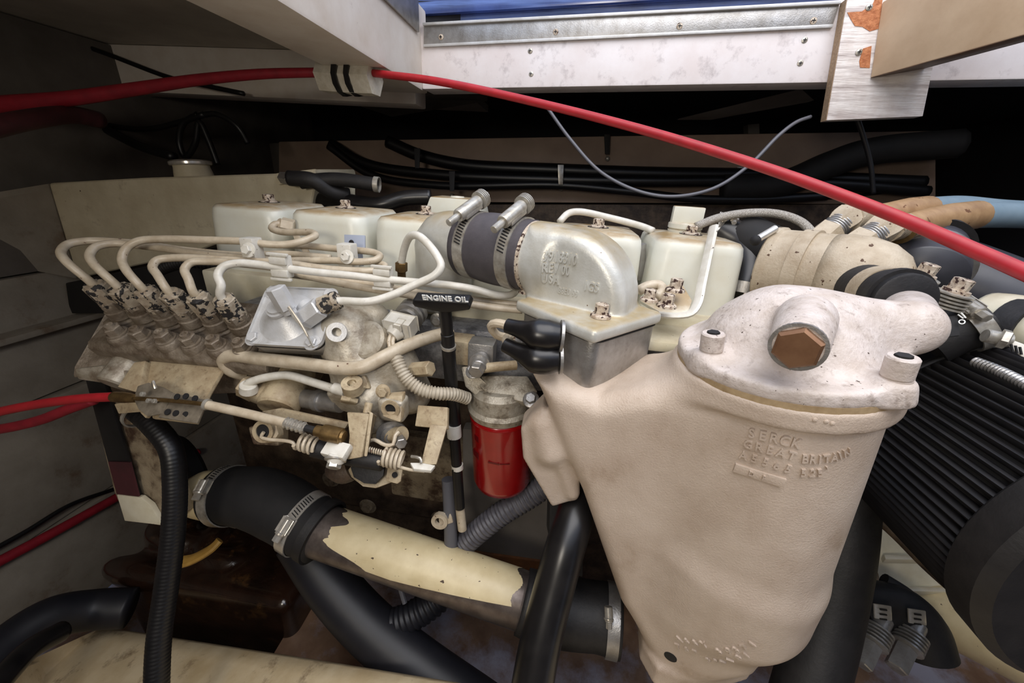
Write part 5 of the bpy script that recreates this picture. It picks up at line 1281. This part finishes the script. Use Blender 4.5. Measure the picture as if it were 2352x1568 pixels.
# cream elbow and black hose on its left
one('pump_outlet', 'rounded cream pipe end of the water pump at the left of the black hose', 'pipe', 'pipe',
    sweep([WD(438, 1133, .585), WD(446, 1132, .582), WD(465, 1134, .576), WD(540, 1142, .565)], [.020, .034, .036, .036], 32, .003), smooth=180)
hoseL = one('water_hose', 'thick matt black hose between the cream pipe end and the flaking pipe', 'hose', 'blackm',
    sweep([WD(508, 1136, .568), WD(545, 1137, .562), WD(600, 1145, .555), WD(660, 1172, .548), WD(715, 1208, .54), WD(742, 1220, .537)], [.0405, .041, .0435, .044, .0425, .041], 40), smooth=180)
band_clamp('hose_clamp', 'steel worm clamp at the left end of the matt black hose', WD(526, 1137, .565), WD(545, 1137, .562) - WD(508, 1136, .568), .0418, .015, V((.05, -.55, .9)), 'worm clamps on the matt black hose', 'steel', .036)
band_clamp('hose_clamp', 'bright worm clamp where the matt black hose meets the flaking pipe', WD(700, 1200, .542), WD(742, 1220, .537) - WD(660, 1172, .548), .0430, .015, V((.0, -.75, .75)), 'worm clamps on the matt black hose', 'chrome', .040)
one('hose_collar', 'black rubber collar ring between the bright worm clamp and the flaking pipe', 'collar', 'rubber',
    ring(WD(728, 1213, .5385), WD(742, 1220, .537) - WD(660, 1172, .548), .0440, .040, .012, 40))
# right rubber joint into the cooler
one('cooler_inlet_hose', 'black rubber joint from the flaking pipe into the foot of the aftercooler', 'hose', 'rubber',
    sweep([WD(1200, 1378, .50), WD(1240, 1392, .497), WD(1310, 1405, .495), WD(1380, 1415, .49), WD(1425, 1425, .485)], [.0385, .041, .0405, .039, .041], 36), smooth=180)
t = T('hose_clamp', 'narrow steel clamp with a small bolt at the foot of the aftercooler', 'hose clamp', WD(1396, 1480, .46))
P('band', 'alu', t, ring(WD(1392, 1418, .4895), WD(1425, 1425, .485) - WD(1380, 1415, .49), .0420, .040, .014, 40))
P('bolt', 'steel', t, cyl(WD(1397, 1392, .448), WD(1399, 1428, .443), .0048), hexa(WD(1399, 1426, .443), WD(1399, 1444, .441), .0036), cyl(WD(1398, 1418, .444), WD(1398, 1424, .443), .0056))
one('glossy_hose', 'glossy black hose curving down left of the aftercooler', 'hose', 'rubberg',
    sweep(ext([WD(1330, 1130, .44), WD(1322, 1180, .42), WD(1300, 1250, .405), WD(1270, 1360, .395), WD(1240, 1480, .385), WD(1215, 1620, .375)], 0, 0.2), .0208, 24), smooth=180)
one('oily_bracket', 'oily black bracket behind the glossy hose', 'bracket', 'blackm', slab([(1262, 1150, .47), (1340, 1140, .47), (1340, 1330, .47), (1285, 1300, .47), (1260, 1230, .47)], .03, .004))
# ribbed black hose at the left
one('ribbed_hose', 'ribbed black hose hanging in front of the pulley at the left', 'hose', 'black',
    sweep(ext([WD(305, 935, .46), WD(350, 975, .452), WD(392, 1030, .45), WD(402, 1110, .45), WD(398, 1220, .45), WD(382, 1350, .447), WD(365, 1470, .44), WD(358, 1620, .432)], 0, 0.2), .0118, 18, .003, rip=(.00008, .0042)), smooth=60)
for q, l in (((320, 948), 'small bright zip tie at the top of the ribbed black hose'),):
    one('zip_tie', l, 'tie', 'steel', ring(WD(*q, .457), WD(350, 975, .452) - WD(305, 935, .46), .0182, .0165, .004, 20))
# diagonal dark hoses under the pipe
one('drain_hose', 'wide dark hose slanting down to the right under the flaking pipe', 'hose', 'duct',
    sweep(ext([WD(690, 1235, .60), WD(760, 1340, .58), WD(850, 1440, .56), WD(960, 1530, .54), WD(1100, 1630, .52)], 0, 0.15), .036, 28), smooth=180)
one('loop_conduit', 'dark blue corrugated conduit looping under the flaking pipe', 'conduit', 'duct',
    sweep([WD(790, 1255, .60), WD(795, 1330, .585), WD(825, 1410, .57), WD(880, 1435, .56), WD(950, 1412, .56), WD(1020, 1360, .57), WD(1060, 1300, .585)], .0195, 18, .003, rip=(.0011, .0075)), smooth=60)
one('grey_conduit', 'grey corrugated conduit below the red filter', 'conduit', 'greyduct',
    sweep([WD(1050, 1265, .54), WD(1085, 1232, .53), WD(1150, 1180, .52), WD(1215, 1140, .515), WD(1260, 1110, .51)], .0150, 18, .003, rip=(.0011, .0060)), smooth=60)
one('tube_clip', 'small cream bolted tube clip below the dipstick', 'clip', 'line', ring(WD(1012, 1192, .51), V((0, -1, .2)), .011, .006, .006), slab([(1005, 1175, .51), (1035, 1180, .505), (1040, 1200, .505), (1010, 1210, .51)], .003))
one('hanging_lead', 'thin dark lead with a bare end hanging under the flaking pipe', 'wire', 'wire', sweep([WD(895, 1310, .56), WD(915, 1340, .55), WD(930, 1385, .545)], .0035, 8))
# oily resin mass and floor pieces
FO = Field((-.45, -.30, .08), (.10, .12, .46), .0048)
def oz(px, py, z): return WZ(px, py, z)
FO.u(FO.box((-.13, -.06, .225), (.34, .24, .27), None, .02))
rnd = random.Random(5)
for k in range(16):
    q = V((-.13 + rnd.uniform(-.15, .15), -.06 + rnd.uniform(-.11, .1), .36 + rnd.uniform(-.02, .02)))
    FO.u(FO.ell(q, (rnd.uniform(.02, .06), rnd.uniform(.02, .05), rnd.uniform(.012, .025))), .012)
tag(PF('oil_tray', 'oilbrown', None, FO, 180), 'oil-soaked brown resin mass on the floor below the pulley', 'oil tray')
one('ochre_strap', 'curved ochre strap under the matt black hose', 'strap', 'yellow', sweep([WD(405, 1292, .56), WD(440, 1285, .56), WD(490, 1256, .565), WD(505, 1240, .57)], .010, 10, flat=.5))

# ================================================================== FRONT END (left): belt guard, pulley
t = T('mounting_plate', 'cream front mounting plate with a dark strip at the left end of the engine', 'plate', WD(330, 1200, .52))
P('plate', 'block', t, slab([(196, 862, .50), (300, 880, .49), (330, 940, .49), (348, 1000, .495), (420, 1180, .52), (372, 1208, .52), (290, 1195, .535), (262, 1130, .53)], .02, .002))
P('dark_strip', 'black', t, slab([(196, 872, .494), (238, 876, .489), (320, 1140, .512), (268, 1135, .524)], .004, .001))
P('cream_end', 'cream', t, slab([(268, 1136, .520), (322, 1142, .508), (346, 1160, .51), (372, 1206, .512), (286, 1196, .528)], .006, .001))
P('maroon_tape', 'maroon', t, slab([(248, 1060, .513), (298, 1062, .500), (318, 1140, .508), (268, 1134, .521)], .002, 0))
pc_ = WD(392, 1095, .63)
t = T('crank_pulley', 'black crank pulley with a rusty hub bolt behind the ribbed hose', 'pulley', pc_ - V((0, 0, .07)))
pn = V((-.35, -.93, .08)).normalized()
P('rim', 'blackm', t, lathe(pc_ - pn * .03, pn, [(0, .058), (.006, .064), (.022, .064), (.026, .060), (.030, .054), (.026, .044), (.026, .02)], 48))
bolt(t, pc_ + V((-.016, -.004, .042)) - pn * .004, pn, .011, .012, 'block')
one('engine_foot_rail', 'thin grey rail under the matt black hose', 'rail', 'alu', slab([(430, 1178, .60), (545, 1208, .585), (540, 1214, .585), (432, 1186, .60)], .01))
# ================================================================== BACKGROUND CABLES AND THE RED STEERING CABLE
def cable(label, pts, r, m_='black', name='cable', group=None):
    return one(name, label, 'cable', m_, sweep(pts, r, 10, .01), group=group, smooth=180)
K = .54
BG = 'black cables clipped to the back shelf'
cable('uppermost thick black cable sagging along the back shelf', [W(890, 325, K), W(960, 355, K), W(1060, 378, K), W(1280, 390, K), W(1500, 398, K), W(1720, 402, K), W(1900, 410, K), W(2120, 420, K)], .016, group=BG)
cable('middle thick black cable along the back shelf, below the uppermost', [W(760, 330, K - .01), W(840, 375, K - .02), W(1000, 400, K - .02), W(1280, 412, K - .02), W(1500, 416, K - .02), W(1720, 415, K - .02), W(1950, 425, K - .02), W(2130, 440, K - .02)], .013, group=BG)
cable('lowest thick black cable along the back shelf', [W(755, 335, K - .03), W(850, 400, K - .03), W(1000, 425, K - .03), W(1280, 425, K - .03), W(1450, 440, K - .03), W(1580, 455, K - .03), W(1720, 458, K - .03), W(1900, 450, K - .03)], .010, group=BG)
cable('bundle of black hose crossing the back shelf at the right', [W(1660, 430, K - .02), W(1800, 420, K - .03), W(1900, 380, K - .03), W(1990, 350, K - .03), W(2200, 330, K - .03)], .03, 'blackm', group=BG)
for q, l in (((958, 362), 'small cable clip on the uppermost cable at its left bend'), ((1038, 415), 'small cable clip on the lower cables left of the intake hose'), ((1288, 400), 'small cable clip on the shelf cables above the intake elbow'), ((1395, 330), 'small cable clip on the dark top edge of the shelf'), ((1700, 405), 'small cable clip on the shelf cables below the plywood block')):
    t = T('cable_clip', l, 'cable clip', W(q[0], q[1] + 25, .52), 'clips on the back shelf')
    P('strap', 'steel' if q[0] in (1288, 1700) else 'blackm', t, slab([(q[0] - 7, q[1] - 22, .94), (q[0] + 7, q[1] - 22, .94), (q[0] + 5, q[1] + 24, .955), (q[0] - 5, q[1] + 24, .955)], .004, .001))
    P('screw', 'steel', t, ball(W(q[0], q[1] + 34, .55), .006))
one('loose_wire', 'loose grey wire drooping in a curve behind the red cable', 'wire', 'wire',
    sweep([W(1252, 240, .22), W(1310, 320, .20), W(1380, 395, .18), W(1470, 440, .16), W(1550, 451, .15), W(1640, 432, .15), W(1720, 380, .16), W(1790, 310, .17), W(1830, 280, .18), W(1862, 268, .185)], .0028, 10), smooth=180)
one('hanging_wire', 'thin black wire hanging below the plywood block', 'wire', 'black', sweep([W(1965, 260, .2), W(1985, 320, .2), W(2000, 380, .2), W(2006, 445, .2)], .0035, 8), smooth=180)
one('shelf_wire', 'thin black wire lying below the shelf cables', 'wire', 'black', sweep([W(1500, 440, .553), W(1620, 462, .553), W(1760, 463, .553), W(1900, 455, .553), W(2050, 440, .553)], .0035, 8), smooth=180)
# red cable: clamp pad on the coaming, long run to the right, and to the left
rc = T('steering_cable', 'long bright red control cable strung across the picture under the coaming', 'cable', W(1500, 330, -.05))
P('sheath', 'red', rc, sweep(ext([W(858, 168, .10), W(1000, 186, .075), W(1200, 228, .04), W(1500, 305, -.03), W(1800, 400, -.11), W(2060, 498, -.18), W(2250, 580, -.23), W(2420, 655, -.27)], 0, 0.75), .0050, 18, .01), smooth=180)
P('sheath', 'reddark', rc, sweep(ext([W(-80, 250, .02), W(0, 240, .03), W(160, 226, .05), W(300, 206, .07), W(450, 184, .085), W(600, 170, .095), W(750, 166, .105)], 0, 0), [.0125, .011, .0095, .008, .007, .0062], 14, .01), smooth=180)
pc2 = W(800, 178, .11)
t = T('cable_pad', 'pale foam pad wrapped around the red cable under the coaming', 'pad', pc2 - V((0, 0, .02)))
P('pad', 'foam', t, sweep([W(742, 174, .115), W(800, 178, .11), W(862, 180, .105)], .0225, 6, .02, flat=1.1), smooth=20)
for x in (784, 812):
    P('strap', 'black', t, ring(W(x, 177, .110), W(862, 180, .105) - W(742, 174, .115), .0255, .0225, .008, 12))
P('buckle', 'black', t, box(W(795, 140, .095), (.024, .008, .010), None, .002))
# dark cables at upper left
cable('dark red cable at the left edge below the far red cable', [W(-110, 316, -.10), W(60, 276, -.02), W(170, 264, .06), W(230, 276, .10)], .013, 'maroon')
cable('dark cable running down to the header tank cap', [W(150, 250, .26), W(230, 290, .26), W(320, 335, .25), W(400, 360, .24)], .009, 'black')
cable('dark cable drooping towards the knot above the tank', [W(150, 262, .27), W(260, 290, .27), W(340, 296, .27), W(420, 278, .27), W(470, 262, .27)], .006, 'black')
cable('thin dark cable sloping under the deck behind the red cable', [W(60, 70, .25), W(200, 108, .28), W(390, 178, .28), W(470, 196, .28), W(560, 215, .28)], .0045, 'black')
t = T('cable_knot', 'loop of black cable hanging above the filler cap of the tank', 'cable', W(440, 360, .27))
P('loop', 'black', t, sweep([W(455, 262, .27), W(420, 285, .27), W(412, 330, .27), W(425, 360, .27), W(448, 330, .27), W(458, 280, .27), W(478, 320, .27), W(500, 378, .27)], .006, 10), smooth=180)
P('tail', 'black', t, sweep([W(455, 265, .27), W(500, 262, .275), W(545, 290, .28), W(570, 330, .29)], .006, 10), smooth=180)
t = T('tank_hose', 'black hose elbow leaving the right end of the header tank', 'hose', W(760, 425, .10))
P('union', 'alu', t, hexa(W(650, 408, .088), W(668, 412, .08), .010))
P('boot', 'rubber', t, sweep([W(664, 409, .08), W(720, 415, .085), W(760, 440, .10), W(800, 448, .12)], .012, 16), smooth=180)
P('branch', 'rubber', t, sweep([W(690, 418, .085), W(770, 412, .10), W(866, 424, .11)], .011, 16), smooth=180)
P('clamp', 'steel', t, ring(W(860, 423, .109), W(866, 424, .11) - W(770, 412, .10), .0125, .011, .008))
one('heater_hose', 'black hose passing behind the second and third covers', 'hose', 'rubberg', sweep([W(720, 470, .13), W(750, 456, .12), W(800, 462, .115), W(870, 470, .115), (W(930, 455, .13)), W(990, 452, .14)], .0125, 16), smooth=180)
t = T('spring_fitting', 'small coiled fitting standing between the first two covers', 'fitting', W(768, 450, .14))
P('coil', 'steel', t, helix(W(768, 452, .14), W(767, 424, .14), .0055, .0016, 5))
P('post', 'cream', t, cyl(W(806, 448, .14), W(806, 428, .14), .007))
# cables at lower left
one('bulkhead_cable', 'dull red cable running down the bulkhead at lower left', 'cable', 'reddark', sweep(ext([WX(-60, 1320, WL + .04), WX(0, 1288, WL + .04), WX(100, 1235, WL + .04), WX(200, 1180, WL + .04), WX(275, 1138, WL + .04)], 0.5, 0.2), .0095, 12), smooth=180)
one('bulkhead_wire', 'thin black wire on the bulkhead above the dull red cable', 'wire', 'black', sweep(ext([WX(-40, 1275, WL + .03), WX(60, 1220, WL + .03), WX(160, 1160, WL + .03), WX(265, 1122, WL + .03)], 0.5, 0.2), .0045, 8), smooth=180)
one('floor_hose', 'thick black hose curving along the floor at lower left', 'hose', 'duct', sweep(ext([WD(-60, 1560, .52), WD(20, 1480, .56), WD(110, 1420, .60), WD(210, 1400, .64), WD(300, 1395, .66)], 0.3, 0), .030, 22), smooth=180)
one('scuffed_hose', 'black hose with a bright scuff in the bottom left corner', 'hose', 'rubberg', sweep(ext([WD(-30, 1600, .46), WD(20, 1540, .49), WD(70, 1490, .52), WD(140, 1450, .56)], 0.3, 0), .014, 16), smooth=180)

one('tank_conduit', 'short black corrugated conduit below the header tank behind the arched lines', 'conduit', 'rubber', sweep([W(355, 622, -.05), W(400, 606, -.05), W(440, 600, -.05), W(500, 606, -.04)], .009, 14, rip=(.0009, .005)), smooth=60)
one('shade_panel', 'added black panel for the shade in the cavity below the header tank', 'shade panel', 'blackm', prism([W(150, 650, .08), W(440, 590, .08), W(560, 640, .08), W(560, 720, .08), W(160, 720, .08)], V((0, .05, 0)), .002))  # black panel added to paint the shade of the cavity under the tank
